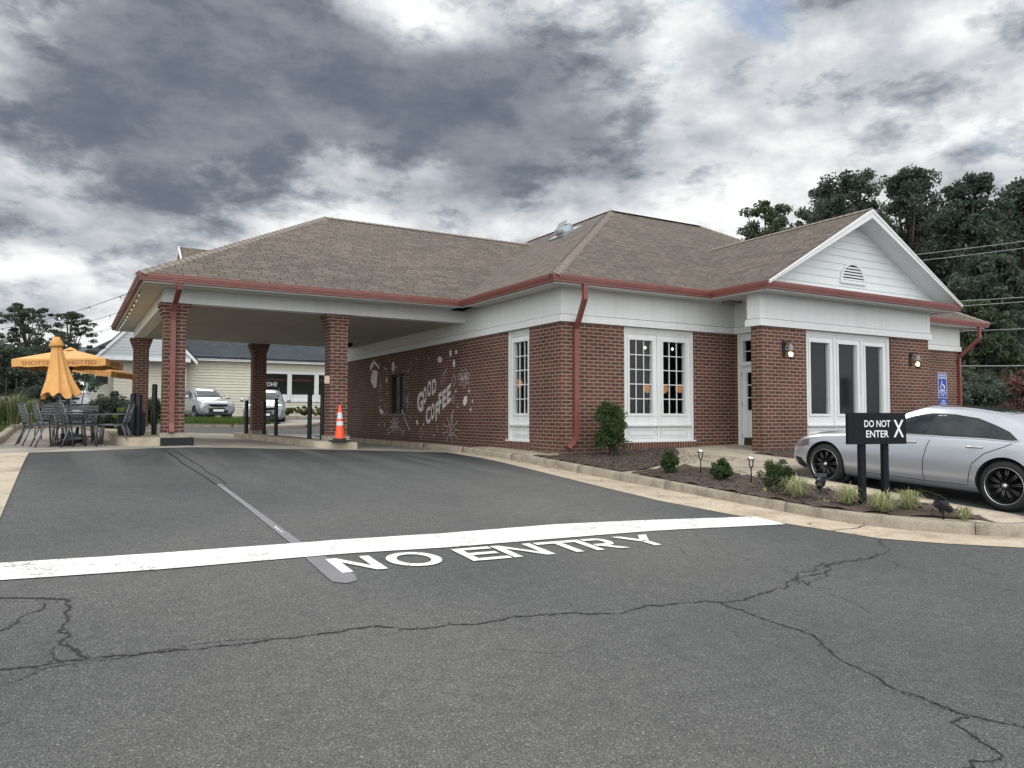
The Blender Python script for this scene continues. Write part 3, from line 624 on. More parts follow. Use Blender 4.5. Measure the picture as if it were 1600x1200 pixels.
crack([(1080, 832), (1100, 850), (1150, 868), (1212, 884)], .005); crack([(1368, 870), (1400, 885), (1480, 900), (1600, 925)], .005); crack([(1506, 880), (1540, 895), (1560, 900)], .005); crack([(1515, 1122), (1520, 1150), (1515, 1190), (1520, 1230)], .012, .09); crack([(1515, 1122), (1490, 1113), (1460, 1101)], .005); crack([(1040, 850), (1100, 880), (1180, 905)], .003)
crack([(1500, 868), (1560, 860), (1590, 866)], .004); crack([(1250, 905), (1300, 930), (1340, 945), (1360, 960)], .004); crack([(770, 1015), (850, 1022), (930, 1010)], .003)
struct(mb, 'road_crack', 'crack')
# crack across the gutter pan, stray parking line, far lane lines
mb = MB(); ribbon(mb, [tuple(p) for p in frac([gp(1352, 822).to_2d(), gp(1340, 826).to_2d(), gp(1301, 830).to_2d()], .05, 3)], .02, lambda x, y: RZ(x, y, .009)); struct(mb, 'road_crack', 'crack')
# leaf litter and grit on the gutter pan
mb = MB()
for i in range(260):
    k = random.random(); y = -8.4+k*11.0; x = -.72-random.random()**1.5*.75 - (.2 if y < -3 else 0)
    if random.random() < .55: y = -8.0+random.random()*6
    s = .008+.02*random.random(); a = random.random()*6.28; z = G(x, y)+.011
    pts = [Vector((x+s*math.cos(a+b)*r_, y+s*math.sin(a+b)*r_, z+.006*random.random())) for b, r_ in ((0, 1), (1.4, .5), (3.1, 1), (4.6, .5))]; mb.face(pts, random.choice((0, 0, 1)))
tag(mb.build('leaf_litter', [pmat('dry_leaf', (.16, .085, .04), .9), pmat('dark_leaf', (.05, .032, .02), .9)]), 'dry brown leaf litter scattered along the concrete gutter by the kerb', 'leaves', kind='stuff')
mb = MB()
for i in range(5200):
    r_ = random.random()
    if r_ < .6: y = -8.2+random.random()*5.2; x = -.46+random.random()*(2.3 if y > -6 else 1.6)
    else: y = -2.6+random.random()*2.6; x = -.5+random.random()*3.3
    lim = {True: 9, False: 1.2+(y+3)*-.02}[y > -3]
    if y < -3 and x > .75+.12*(y+8)+.2*math.sin(y*3): continue
    if y < -7 and x < -.3+(-7-y)*.55: continue
    if -3.2 < y < -2.6 : continue
    s = .010+.028*random.random(); a = random.random()*6.28; z = mz(x, y)+.006+.01*random.random(); c, q = math.cos(a), math.sin(a); w_ = s*.28; tl = (random.random()-.5)*.02
    mb.face([(x-c*s-q*w_, y-q*s+c*w_, z-tl), (x+c*s-q*w_, y+q*s+c*w_, z+tl), (x+c*s+q*w_, y+q*s-c*w_, z+tl), (x-c*s+q*w_, y-q*s-c*w_, z-tl)], random.choice((0, 0, 1, 2)))
tag(mb.build('mulch_chips', [pmat('bark_chip', (.045, .030, .024), .9), pmat('bark_chip_pale', (.15, .11, .085), .9), pmat('bark_chip_grey', (.085, .07, .062), .9)], recalc=False), 'shredded brown bark chips covering the planting bed', 'mulch', kind='stuff')
# verge left of the patio
sheet('verge', [(-10.66, -16), (-10.66, 13.3), (-10.5, 14.5), (-9.6, 15.3), (-7.4, 15.4), (-7.4, 19), (-30, 22), (-30, -16)], lambda x, y: G(x, y)+.15+.25*ss(-11, -16, x), 'turf', .5)
# far planted median and lawn strip behind the canopy
MED = [(-7.2, 20.2), (-2.1, 20.5), (-1.2, 20.9), (-1.3, 22.6), (-2.3, 23), (-8.8, 22.6)]
sheet('median', MED, lambda x, y: G(x, y)+.15, 'turf', .5); kerb('kerb', MED+[MED[0]], .15, .15, 1, 4)
# ------------------------------------------------------------------ building
BO = Vector((7.6, 8.0, 0)); BLD = empty('coffee_shop', BO, 0, 'red brick coffee shop with brown shingle hip roofs, white frieze and drive-through canopy', 'building')
def bp(mb, name, mat, parent=None): return mb.build(name, mat, parent or BLD, BO)
def wall(p0, p1, z0, z1, holes, nrm, name='brick_wall', mat=('brick', 'interior'), th=.24, mb=None, bld=True, cap=False):
    p0, p1 = Vector(p0), Vector(p1); d = (p1-p0); Ln = d.length; d.normalize(); n = Vector(nrm)
    xs = sorted({0, Ln} | {h[0] for h in holes} | {h[1] for h in holes}); zs = sorted({z0, z1} | {h[2] for h in holes} | {h[3] for h in holes})
    own = mb is None; mb = mb or MB(); Pt = lambda x, z, o=0: Vector((p0.x+d.x*x+n.x*o, p0.y+d.y*x+n.y*o, z))
    for i in range(len(xs)-1):
        for j in range(len(zs)-1):
            cx, cz = (xs[i]+xs[i+1])/2, (zs[j]+zs[j+1])/2
            if any(h[0] < cx < h[1] and h[2] < cz < h[3] for h in holes): continue
            mb.face([Pt(xs[i], zs[j]), Pt(xs[i+1], zs[j]), Pt(xs[i+1], zs[j+1]), Pt(xs[i], zs[j+1])], 0)
            mb.face([Pt(xs[i], zs[j], -th), Pt(xs[i+1], zs[j], -th), Pt(xs[i+1], zs[j+1], -th), Pt(xs[i], zs[j+1], -th)], 1)
    for h in holes:
        for a, b in (((h[0], h[2]), (h[1], h[2])), ((h[1], h[2]), (h[1], h[3])), ((h[1], h[3]), (h[0], h[3])), ((h[0], h[3]), (h[0], h[2]))):
            mb.face([Pt(*a), Pt(*b), Pt(*b, -th), Pt(*a, -th)], 0)
    if cap: mb.face([Pt(0, z0), Pt(0, z1), Pt(0, z1, -th), Pt(0, z0, -th)], 0)
    if cap == 2: mb.face([Pt(Ln, z0), Pt(Ln, z1), Pt(Ln, z1, -th), Pt(Ln, z0, -th)], 0)
    if own: return mb.build(name, list(mat), BLD, BO, recalc=False) if bld else mb.build(name, list(mat), recalc=False)
ZB, ZT = -.9, 2.87; Z0, Z1 = .19, 2.865
W1 = (1.73, 3.905); W2 = (5.86, 9.16); W3 = (1.344, 2.413)
dw0 = onX(633.5, 590, 0); dwa = onX(608, 620, 0); DWY = (dw0.y, dwa.y); DWZ = (onX(608, 647, 0).z, onX(608, 587, 0).z)
wall((0, 0), (5.25, 0), ZB, ZT, [(W1[0], W1[1], Z0, Z1)], (0, -1))
wall((10.8, 0), (15.27, 0), ZB, ZT, [], (0, -1))
wall((0, 0), (0, 16.6), ZB, ZT, [(W3[0], W3[1], Z0, Z1), (DWY[0], DWY[1], DWZ[0], DWZ[1])], (-1, 0))
wall((15.27, 0), (15.27, 16.6), ZB, ZT, [], (1, 0)); wall((0, 16.6), (15.27, 16.6), ZB, ZT, [], (0, 1))
DY0, DY1 = onX(1153, 600, 5.25).y, onX(1153, 600, 5.25).y-1.12
wall((5.25, 0), (5.25, -1.39), ZB, ZT, [(-DY0, -DY1, .0, Z1)], (-1, 0))
wall((4.33, -1.69), (10.8, -1.69), ZB, ZT, [(W2[0]-4.33, W2[1]-4.33, Z0, Z1)], (0, -1), th=.30, cap=True)
wall((10.8, -1.69), (10.8, 0), ZB, ZT, [], (1, 0))
mb = MB(); mb.box(-.06, .25, .10, .35, -.3, -.02); bp(mb, 'footing', 'slab')
# rowlock sills under the windows
for b_ in ((W1[0]-.02, W1[1]+.02, -.022, .10, -.03, Z0-.001), (W2[0]-.02, W2[1]+.02, -1.712, -1.6, -.03, Z0-.001), (-.022, .10, W3[0]-.02, W3[1]+.02, .0, Z0-.001)): mb = MB(); mb.box(*b_); bp(mb, 'brick_sill', 'rowlock')
# interior
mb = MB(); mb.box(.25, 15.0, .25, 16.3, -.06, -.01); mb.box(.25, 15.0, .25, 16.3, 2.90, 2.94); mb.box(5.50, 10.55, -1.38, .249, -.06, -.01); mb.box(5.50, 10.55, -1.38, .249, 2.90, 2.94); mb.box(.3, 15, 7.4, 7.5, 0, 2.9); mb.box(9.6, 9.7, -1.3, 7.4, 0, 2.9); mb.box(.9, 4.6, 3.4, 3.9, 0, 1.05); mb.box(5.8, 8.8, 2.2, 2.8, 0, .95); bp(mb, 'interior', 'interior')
# frieze
mb = MB()
def offset_path(path, w, closed=False):
    out = []; n = len(path)
    for i, p in enumerate(path):
        p = Vector(p)
        a = (p-Vector(path[i-1])).normalized() if (i > 0 or closed) else None; b = (Vector(path[(i+1) % n])-p).normalized() if (i < n-1 or closed) else None
        na = Vector((-a.y, a.x)) if a else None; nb = Vector((-b.y, b.x)) if b else None
        if na and nb: s_ = (na+nb); s_ = s_/(1+na.dot(nb))
        else: s_ = na or nb
        out.append(p+s_*w)
    return out
def band(mb, path, w0, w1, z0, z1, mi=0):          # ring between two offsets of a path; positive offsets lie to the left of travel
    A, B = offset_path(path, w0), offset_path(path, w1); n = len(A)
    vs = [Vector((p.x, p.y, z)) for z in (z0, z1) for S in (A, B) for p in S]
    fs = []
    for i in range(n-1): fs += [(i, i+1, n+i+1, n+i), (2*n+i, 2*n+i+1, 3*n+i+1, 3*n+i), (i, i+1, 2*n+i+1, 2*n+i), (n+i, n+i+1, 3*n+i+1, 3*n+i)]
    fs += [(0, n, 3*n, 2*n), (n-1, 2*n-1, 4*n-1, 3*n-1)]; mb.mesh(vs, fs, mi)
# travelling clockwise seen from above = outside on the left
FR = [(15.27, 16.6), (15.27, 0), (10.83, 0), (10.83, -1.69), (4.30, -1.69), (4.30, -1.36), (5.25, -1.36), (5.25, 0), (0, 0), (0, 16.6)]
OUTS = 1
mb = MB(); band(mb, FR, 0, .03*OUTS, 3.035, 3.66); band(mb, FR, .0, .062*OUTS, 2.862, 3.02); bp(mb, 'frieze', 'white')
GUT = [(15.91, 17.2), (15.91, -.645), (11.33, -.645), (11.33, -2.333), (3.823, -2.333), (3.823, -.645), (-.645, -.645), (-.645, 3.659), (-8.077, 3.659), (-8.077, 14.69), (-.645, 14.69), (-.645, 17.2)]
mb = MB(); band(mb, GUT, .0, -.11, 3.70, 3.765); band(mb, GUT, -.012, -.11, 3.66, 3.699); band(mb, GUT, -.03, -.11, 3.61, 3.659); bp(mb, 'gutter', 'red')
mb = MB(); band(mb, GUT, -.115, -.14, 3.58, 3.75); mb_s = mb; bp(mb, 'fascia_board', 'white')
# soffits
mb = MB()
for x0, x1, y0, y1 in ((-.52, 0, -.5, 3.8), (0, 3.95, -.5, 0), (3.95, 11.2, -2.2, .1), (11.2, 15.27, -.5, 0), (15.27, 15.8, -.5, 17), (-7.95, -.52, 3.78, 4.6), (-7.95, -7.46, 4.6, 14.56), (-7.46, 0, 13.8, 14.56), (-.52, 0, 14.56, 17)):
    mb.box(x0, x1, y0, y1, 3.62, 3.64)
bp(mb, 'soffit', 'soffit')
mb = MB(); mb.box(-7.46, -.03, 4.601, 4.90, 3.30, 3.618); mb.box(-7.46, -7.16, 4.90, 13.5, 3.30, 3.618); mb.box(-7.46, -.05, 13.5, 13.8, 3.30, 3.618); mb.box(-7.48, -.03, 4.585, 4.60, 3.30, 3.40); bp(mb, 'canopy_beam', 'white')
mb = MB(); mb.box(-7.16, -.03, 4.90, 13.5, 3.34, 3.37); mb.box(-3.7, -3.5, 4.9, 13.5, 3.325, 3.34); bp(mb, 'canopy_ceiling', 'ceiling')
# roofs
z0 = 3.775; S_ = .569; zt = z0+S_*6.6; TX0, TX1, TY0, TY1 = 6.0, 9.95, 6.0, 11.2
mb = MB(); E0, E1, EB = -.6, 15.87, 17.15
mb.face([(E0, E0, z0), (E1, E0, z0), (TX1, TY0, zt), (TX0, TY0, zt)]); mb.face([(E0, EB, z0), (E0, E0, z0), (TX0, TY0, zt), (TX0, TY1, zt)]); mb.face([(E1, E0, z0), (E1, EB, z0), (TX1, TY1, zt), (TX1, TY0, zt)]); mb.face([(E1, EB, z0), (E0, EB, z0), (TX0, TY1, zt), (TX1, TY1, zt)]); mb.face([(TX0, TY0, zt), (TX1, TY0, zt), (TX1, TY1, zt), (TX0, TY1, zt)])
ROOF = mb.build('roof', 'shingle', BLD, BO, recalc=False)
CX0, CY0, CY1 = -8.035, 3.70, 14.65; CM = (CY0+CY1)/2; hd = CM-CY0; zc = z0+S_*hd; CRX = CX0+hd; CIN = E0+hd
mb = MB(); mb.face([(CX0, CY0, z0), (E0, CY0, z0), (CIN, CM, zc), (CRX, CM, zc)]); mb.face([(CX0, CY1, z0), (CX0, CY0, z0), (CRX, CM, zc)]); mb.face([(E0, CY1, z0), (CX0, CY1, z0), (CRX, CM, zc), (CIN, CM, zc)])
# small gable on the end hip
gxf, gz = -6.56, 5.50; hw = 1.25; gzb = gz-hw*.7
def hipz(x): return z0+S_*(x-CX0)
xr_ = CX0+(gz-z0)/S_
mb.face([(gxf-.12, CM-hw-.1, gzb-.07), (gxf-.12, CM, gz), (xr_, CM, gz), (CX0+(gzb-.07-z0)/S_, CM-hw-.1, gzb-.07)]); mb.face([(gxf-.12, CM, gz), (gxf-.12, CM+hw+.1, gzb-.07), (CX0+(gzb-.07-z0)/S_, CM+hw+.1, gzb-.07), (xr_, CM, gz)])
mb.build('canopy_roof', 'shingle', BLD, BO, recalc=False)
mb = MB(); mb.prism([(CM-hw, gzb-.9), (CM+hw, gzb-.9), (CM+hw, gzb), (CM, gz-.05), (CM-hw, gzb)], gxf-.02, gxf+.02, T=lambda v: Vector((v.z, v.x, v.y)))
for sg in (-1, 1):
    a, b = Vector((gxf-.14, CM, gz+.01)), Vector((gxf-.14, CM+sg*(hw+.12), gzb-.07)); n_ = Vector((0, 0, -.14)); mb.mesh([a, b, b+n_, a+n_, a+Vector((.03, 0, 0)), b+Vector((.03, 0, 0)), b+n_+Vector((.03, 0, 0)), a+n_+Vector((.03, 0, 0))], [(0, 1, 2, 3), (4, 5, 6, 7), (0, 1, 5, 4), (3, 2, 6, 7), (1, 2, 6, 5), (0, 3, 7, 4)])
bp(mb, 'dormer_gable', 'white')
PX, PZ = 7.50, 5.84; PE0, PE1 = 3.865, 11.29; PYF = -2.33
yr = E0+(PZ-z0)/S_
mb = MB(); mb.face([(PE0, PYF, z0), (PX, PYF, PZ), (PX, yr, PZ), (PE0, E0, z0)][::-1]); mb.face([(PX, PYF, PZ), (PE1, PYF, z0), (PE1, E0, z0), (PX, yr, PZ)][::-1]); mb.build('portico_roof', 'shingle', BLD, BO, recalc=False)
# ridge and hip caps
def caps(mb, a, b, w=.15, drop=.08, step=.2):
    a, b = Vector(a), Vector(b); d = (b-a); n = int(d.length/step); d.normalize(); s = d.cross(Vector((0, 0, 1))).normalized(); up = s.cross(d).normalized(); st = (b-a).length/n
    for i in range(n):
        p, q = a+d*(i*st-.03), a+d*((i+1)*st); l0, l1 = .03, .014
        mb.mesh([p+up*l0, p+s*w+up*(l0-drop), q+s*w+up*(l1-drop), q+up*l1, p-s*w+up*(l0-drop), q-s*w+up*(l1-drop), p+up*(l0-.02), p+s*w+up*(l0-drop-.02), p-s*w+up*(l0-drop-.02)], [(0, 1, 2, 3), (0, 3, 5, 4), (0, 1, 7, 6), (0, 6, 8, 4)])
def cap1(*a):
    m = MB(); caps(m, *a); m.build('ridge_cap', 'ridge', ROOF, BO)
cap1((E0, E0, z0), (TX0, TY0, zt)); cap1((E1, E0, z0), (TX1, TY0, zt)); cap1((TX0, TY0, zt), (TX1, TY0, zt), .15, .05); cap1((TX0, TY1, zt), (TX0, TY0, zt), .12, .05)
cap1((CX0, CY0, z0), (CRX, CM, zc)); cap1((CX0, CY1, z0), (CRX, CM, zc)); cap1((CRX, CM, zc), (CIN, CM, zc), .14, .08); cap1((PX, PYF, PZ), (PX, yr, PZ), .14, .08)
# portico gable
mb = MB(); yS = -1.80; sl = (PZ-z0)/(PX-PE0); zz_ = 3.80; hh = .185
while zz_ < PZ-.2:
    z2 = min(zz_+hh, PZ-.2); a0_ = (zz_-z0)/sl+.12; a1_ = (z2-z0)/sl+.12
    xl0, xr0, xl1, xr1 = PE0+a0_, PE1-a0_, PE0+a1_, PE1-a1_
    if xl1 < xr1: mb.mesh([(xl0, yS-.016, zz_), (xr0, yS-.016, zz_), (xr1, yS, z2), (xl1, yS, z2), (xl0, yS+.01, zz_), (xr0, yS+.01, zz_)], [(0, 1, 2, 3), (0, 1, 5, 4)])
    zz_ += hh
bp(mb, 'gable_siding', 'siding')
mb = MB()
for sg, xe in ((-1, PE0), (1, PE1)):
    a, b = Vector((PX, 0, PZ-.012)), Vector((xe-sg*0.0, 0, z0-.012)); dn = Vector((0, 0, -.215))
    for y0, y1, k0, k1 in ((PYF-.035, PYF, 0, 1), (PYF-.05, PYF-.035, 0, .35)):
        q = [a+dn*k0, b+dn*k0*.1, b+dn*k1*.30, a+dn*k1]; mb.mesh([Vector((p.x, y, p.z)) for y in (y0, y1) for p in q], [(0, 1, 2, 3), (4, 5, 6, 7), (0, 1, 5, 4), (1, 2, 6, 5), (2, 3, 7, 6), (3, 0, 4, 7)])
    # sloping rake soffit and frieze board on the siding
    a2, b2 = a+Vector((0, 0, -.17)), b+Vector((0, 0, -.06)); mb.mesh([(a2.x, PYF, a2.z), (b2.x, PYF, b2.z), (b2.x, yS+.05, b2.z), (a2.x, yS+.05, a2.z)], [(0, 1, 2, 3)])
bp(mb, 'rake_trim', 'white')
mb = MB(); mb.box(PE0+.1, PE1-.1, PYF+.11, yS+.1, 3.76, 3.79); mb.box(PE0+.3, PE1-.3, yS-.035, yS-.017, 3.79, 3.93); bp(mb, 'gable_shelf', 'white')
vt0 = onY(1311, 441, yS); vt1 = onY(1350, 441, yS); vtop = onY(1330, 411, yS); vx = (vt0.x+vt1.x)/2; vw = (vt1.x-vt0.x)/2; vz = vt0.z+.02; vh = vtop.z-vz
mb = MB(); arc = [(vx+vw*math.cos(a), vz+vh*math.sin(a)) for a in [math.pi*k/16 for k in range(17)]]; arc2 = [(vx+(vw-.07)*math.cos(a), vz+.05+(vh-.11)*math.sin(a)) for a in [math.pi*k/16 for k in range(17)]]
for k in range(16): mb.prism([arc[k], arc[k+1], arc2[k+1], arc2[k]], yS-.06, yS+.0, T=lambda v: Vector((v.x, v.z, v.y)))
mb.box(vx-vw, vx+vw, yS-.065, yS, vz-.03, vz+.045)
VENT = bp(mb, 'gable_vent', 'siding'); mb = MB(); zq = vz+.07
while zq < vz+vh-.08:
    hwq = (vw-.07)*math.sqrt(max(0, 1-((zq-vz-.05)/(vh-.11))**2)); mb.mesh([(vx-hwq, yS-.05, zq), (vx+hwq, yS-.05, zq), (vx+hwq, yS-.02, zq+.04), (vx-hwq, yS-.02, zq+.04), (vx-hwq, yS-.05, zq-.012), (vx+hwq, yS-.05, zq-.012)], [(0, 1, 2, 3), (0, 1, 5, 4)]); zq += .072
bp(mb, 'louvre', 'siding', VENT); mb = MB(); mb.prism(arc2, yS-.019, yS-.017, T=lambda v: Vector((v.x, v.z, v.y))); bp(mb, 'vent_backing', 'black', VENT)
# solar roof vent
r_ = ray(884, 366); tt = (z0+S_*(CAM.x*0-E0)-CAM.z+S_*CAM.x)/(r_.z-S_*r_.x); sv = CAM+r_*tt
mb = MB(); ang = math.atan(S_); Tv = lambda v: sv+Vector((math.cos(ang), 0, math.sin(ang)))*v.x+Vector((0, 1, 0))*v.y+Vector((-math.sin(ang), 0, math.cos(ang)))*v.z
mb.box(-.42, .42, -.42, .42, 0, .06, T=Tv); mb.lathe([(.30, .05), (.30, .24), (.24, .27)], 20); 
for i in range(len(mb.v)-60, len(mb.v)): mb.v[i] = tuple(Tv(Vector(mb.v[i])))
RV = bp(mb, 'roof_vent', 'solar', ROOF)
# solar panel tilts up off the vent: a part of its own on the shop
mb = MB(); Tw = lambda v: Tv(Vector((v.x*math.cos(.55)-.1, v.y, .28+v.x*math.sin(.55)+v.z))); mb.box(-.24, .24, -.22, .22, -.03, -.005, T=Tw); bp(mb, 'solar_panel', 'grey')
# ------------------------------------------------------------------ windows and door
def frame_T(o, xd, nd_):
    o, xd, nd_ = Vector(o), Vector(xd), Vector(nd_)
    return lambda v: o+xd*v.x+nd_*v.y+Vector((0, 0, v.z))
def gridboxes(mb, x0, x1, z0, z1, holes, y0, y1, T):
    xs = sorted({x0, x1} | {h[0] for h in holes} | {h[1] for h in holes}); zs = sorted({z0, z1} | {h[2] for h in holes} | {h[3] for h in holes})
    P3 = lambda x, y, z: T(Vector((x, y, z)))
    for i in range(len(xs)-1):
        for j in range(len(zs)-1):
            cx, cz = (xs[i]+xs[i+1])/2, (zs[j]+zs[j+1])/2
            if any(h[0] < cx < h[1] and h[2] < cz < h[3] for h in holes): continue
            for y in (y0, y1): mb.face([P3(xs[i], y, zs[j]), P3(xs[i+1], y, zs[j]), P3(xs[i+1], y, zs[j+1]), P3(xs[i], y, zs[j+1])])
    for h in list(holes)+[(x0, x1, z0, z1)]:
        for (a, c), (b, d) in (((h[0], h[2]), (h[1], h[2])), ((h[1], h[2]), (h[1], h[3])), ((h[1], h[3]), (h[0], h[3])), ((h[0], h[3]), (h[0], h[2]))):
            mb.face([P3(a, y0, c), P3(b, y0, d), P3(b, y1, d), P3(a, y1, c)])
def window(T, w, zb, zt, panes, gz0, gz1, zl, cols, rows, muntins=True):
    holes = [(a, b, gz0, gz1) for a, b in panes]; mb = MB(); y0 = -.10
    gridboxes(mb, 0, w, zb, zt, holes, -.20, y0, T)
    B = lambda a, b, c, d, y, yy=y0+.0005: mb.box(a, b, yy, yy+y, c, d, T=T)
    for a, b in panes:      # sash frames
        gridboxes(mb, a-.055, b+.055, gz0-.055, gz1+.055, [(a+.001, b-.001, gz0+.001, gz1-.001)], y0+.001, y0+.022, T)
    cw = .085
    B(0, cw, zb+.03, zt, .045); B(w-cw, w, zb+.03, zt, .045); B(cw+.001, w-cw-.001, zt-.075, zt, .045); B(cw+.001, w-cw-.001, zt-.115, zt-.080, .030); B(cw+.001, w-cw-.001, zt-.15, zt-.12, .018)
    mids = [(panes[i][1]+panes[i+1][0])/2 for i in range(len(panes)-1)]
    for m_ in mids: B(m_-.028, m_+.028, zb+.03, zt-.151, .034)
    B(-.02, w+.02, zb-.001, zb+.03, .12); B(cw-.02, w-cw+.02, zl-.022, zl+.012, .085); B(cw+.001, w-cw-.001, zl-.045, zl-.024, .05)
    edges = [cw]+mids+[w-cw]
    for a, b in zip(edges, edges[1:]):
        a2, b2, c2, d2 = a+.07, b-.07, zb+.10, zl-.10
        if b2-a2 > .1:
            gridboxes(mb, a2, b2, c2, d2, [(a2+.022, b2-.022, c2+.022, d2-.022)], y0+.001, y0+.018, T); B(a2+.06, b2-.06, c2+.055, d2-.055, .02)
    wo = bp(mb, 'window', 'white'); 
    for a, b in panes:
        mb = MB(); mb.face([T(Vector(p)) for p in ((a, -.15, gz0), (b, -.15, gz0), (b, -.15, gz1), (a, -.15, gz1))]); bp(mb, 'pane', 'glass', wo)
        if muntins:
            mb = MB()
            for i in range(1, cols): x = a+(b-a)*i/cols; mb.box(x-.010, x+.010, -.145, -.125, gz0+.001, gz1-.001, T=T)
            for j in range(1, rows): z = gz0+(gz1-gz0)*j/rows; mb.box(a+.001, b-.001, -.1449, -.1251, z-.010, z+.010, T=T)
            bp(mb, 'glazing_bar', 'white', wo)
    return wo
fx = lambda u, Y, o: onY(u, 600, Y).x-o
gt, gb = onY(1000, 531.5, .1).z, onY(1000, 646, .1).z; zl_ = .585
window(frame_T((W1[0], 0, 0), (1, 0, 0), (0, -1, 0)), W1[1]-W1[0], Z0, Z1, [(fx(983, .1, W1[0]), fx(1019, .1, W1[0])), (fx(1035.5, .1, W1[0]), fx(1070, .1, W1[0]))], gb, gt, zl_, 3, 5)
p_ = [(fx(a, -1.6, W2[0]), fx(b, -1.6, W2[0])) for a, b in ((1266.5, 1296.5), (1310.5, 1339.5), (1352.5, 1379.5))]
window(frame_T((W2[0], -1.69, 0), (1, 0, 0), (0, -1, 0)), W2[1]-W2[0], Z0, Z1, p_, gb, onY(1280, 535, -1.6).z, zl_, 1, 1, False)
window(frame_T((0, W3[0], 0), (0, 1, 0), (-1, 0, 0)), W3[1]-W3[0], Z0, Z1, [(.20, W3[1]-W3[0]-.20)], gb, gt, zl_, 3, 5)
# drive-through serving window, deep in the side wall
mb = MB(); T = frame_T((0, DWY[0], 0), (0, 1, 0), (-1, 0, 0)); ww = DWY[1]-DWY[0]; gridboxes(mb, 0, ww, DWZ[0], DWZ[1], [(.07, ww/2-.03, DWZ[0]+.07, DWZ[1]-.07), (ww/2+.03, ww-.07, DWZ[0]+.07, DWZ[1]-.07)], -.18, -.09, T); wo = bp(mb, 'serving_window', pmat('bronze_frame', (.035, .028, .028), .5, metal=.3))
for a, b in ((.07, ww/2-.03), (ww/2+.03, ww-.07)):
    mb = MB(); mb.face([T(Vector(p)) for p in ((a, -.13, DWZ[0]+.07), (b, -.13, DWZ[0]+.07), (b, -.13, DWZ[1]-.07), (a, -.13, DWZ[1]-.07))]); bp(mb, 'pane', 'glass', wo)
mb = MB(); mb.box(-.02, ww+.02, -.09, .05, DWZ[0]-.04, DWZ[0]-.002, T=T); bp(mb, 'serving_ledge', 'slab', wo)
# entrance door in the alcove
T = frame_T((5.25, DY0, 0), (0, -1, 0), (-1, 0, 0)); dwid = DY0-DY1; y0 = -.03
zj = onX(1165, 571, 5.2).z; mb = MB(); gridboxes(mb, 0, dwid, .0, Z1, [(.09, dwid-.09, .02, zj-.03), (.14, dwid-.14, zj+.10, Z1-.19)], -.15, y0, T)
mb.box(0, .075, y0+.001, y0+.03, .0, Z1, T=T); mb.box(.08, dwid-.08, y0+.001, y0+.035, zj-.0, zj+.035, T=T); df = bp(mb, 'door_frame', 'white')
mb = MB(); mb.face([T(Vector(p)) for p in ((.14, -.1, zj+.1), (dwid-.14, -.1, zj+.1), (dwid-.14, -.1, Z1-.19), (.14, -.1, Z1-.19))]); bp(mb, 'transom_pane', 'glass', df)
mb = MB(); mb.box(.14, dwid-.14, -.098, -.08, (zj+Z1)/2-.055, (zj+Z1)/2-.035, T=T)
for k in (1, 2): x = .14+(dwid-.28)*k/3; mb.box(x-.01, x+.01, -.0978, -.0802, zj+.1, Z1-.19, T=T)
bp(mb, 'glazing_bar', 'white', df)
a, b = .24, dwid-.24; g0, g1 = onX(1175, 641, 5.25).z, onX(1175, 581.5, 5.25).z
mb = MB(); gridboxes(mb, .092, dwid-.092, .022, zj-.032, [(a, b, g0, g1)], -.10, -.06, T); gridboxes(mb, a, b, .38, g0-.14, [(a+.03, b-.03, .41, g0-.17)], -.059, -.048, T); gridboxes(mb, a-.03, b+.03, g0-.03, g1+.03, [(a, b, g0, g1)], -.059, -.045, T); dr = bp(mb, 'door', 'white')
mb = MB(); mb.face([T(Vector(p)) for p in ((a, -.08, g0), (b, -.08, g0), (b, -.08, g1), (a, -.08, g1))]); bp(mb, 'pane', 'glass', dr)
mb = MB()
for k in (1, 2): z = g0+(g1-g0)*k/3; mb.box(a, b, -.079, -.062, z-.011, z+.011, T=T); x = a+(b-a)*k/3; mb.box(x-.011, x+.011, -.0788, -.0622, g0, g1, T=T)
bp(mb, 'glazing_bar', 'white', dr)
mb = MB(); mb.box(.13, dwid-.13, -.0595, -.056, .05, .27, T=T); bp(mb, 'kick_plate', 'brass', dr); mb = MB(); mb.tube([T(Vector((dwid-.16, -.05, 1.0))), T(Vector((dwid-.16, .02, 1.0))), T(Vector((dwid-.26, .02, 1.0)))], .012); mb.lathe([(.03, 0), (.03, .01)], 12, T(Vector((dwid-.16, -.055, 1.0))), axis='x'); bp(mb, 'handle', 'chrome', dr)
for z in (.3, 1.1, 1.85): mb = MB(); mb.tube([T(Vector((.09, -.045, z-.05))), T(Vector((.09, -.045, z+.05)))], .010); bp(mb, 'hinge', 'grey', dr)
# pillars with corbelled heads
def pillar(x, y, w=.445, ground=None, plinth=False):
    g = ground; mb = MB(); mb.box(x-w/2, x+w/2, y, y+w, g-.05, 2.98)
    for k, (a, z) in enumerate(((.025, 2.98), (.05, 3.06), (.075, 3.14), (.10, 3.22))): mb.box(x-w/2-a, x+w/2+a, y-min(a, .012)*(k > 0), y+w+min(a, .1), z+.0005, z+.0805 if k < 3 else 3.3)
    p = bp(mb, 'pillar', 'brick'); mb = MB(); mb.box(x-w/2-.05, x+w/2+.05, y-.05, y+w+.05, g-.06, g+.10); bp(mb, 'pillar_base', 'slab', p)
pillar(-7.235, 4.602, ground=.31); pillar(-3.51, 4.602, ground=.2); pillar(-7.235, 13.52, ground=.33); pillar(-3.51, 13.52, ground=.18)
mb = MB(); mb.box(-3.86, -3.74, 4.60, 4.63, onY(505, 599, 4.6).z, onY(505, 587, 4.6).z); bp(mb, 'notice_plate', pmat('notice', (.55, .42, .33), .6))
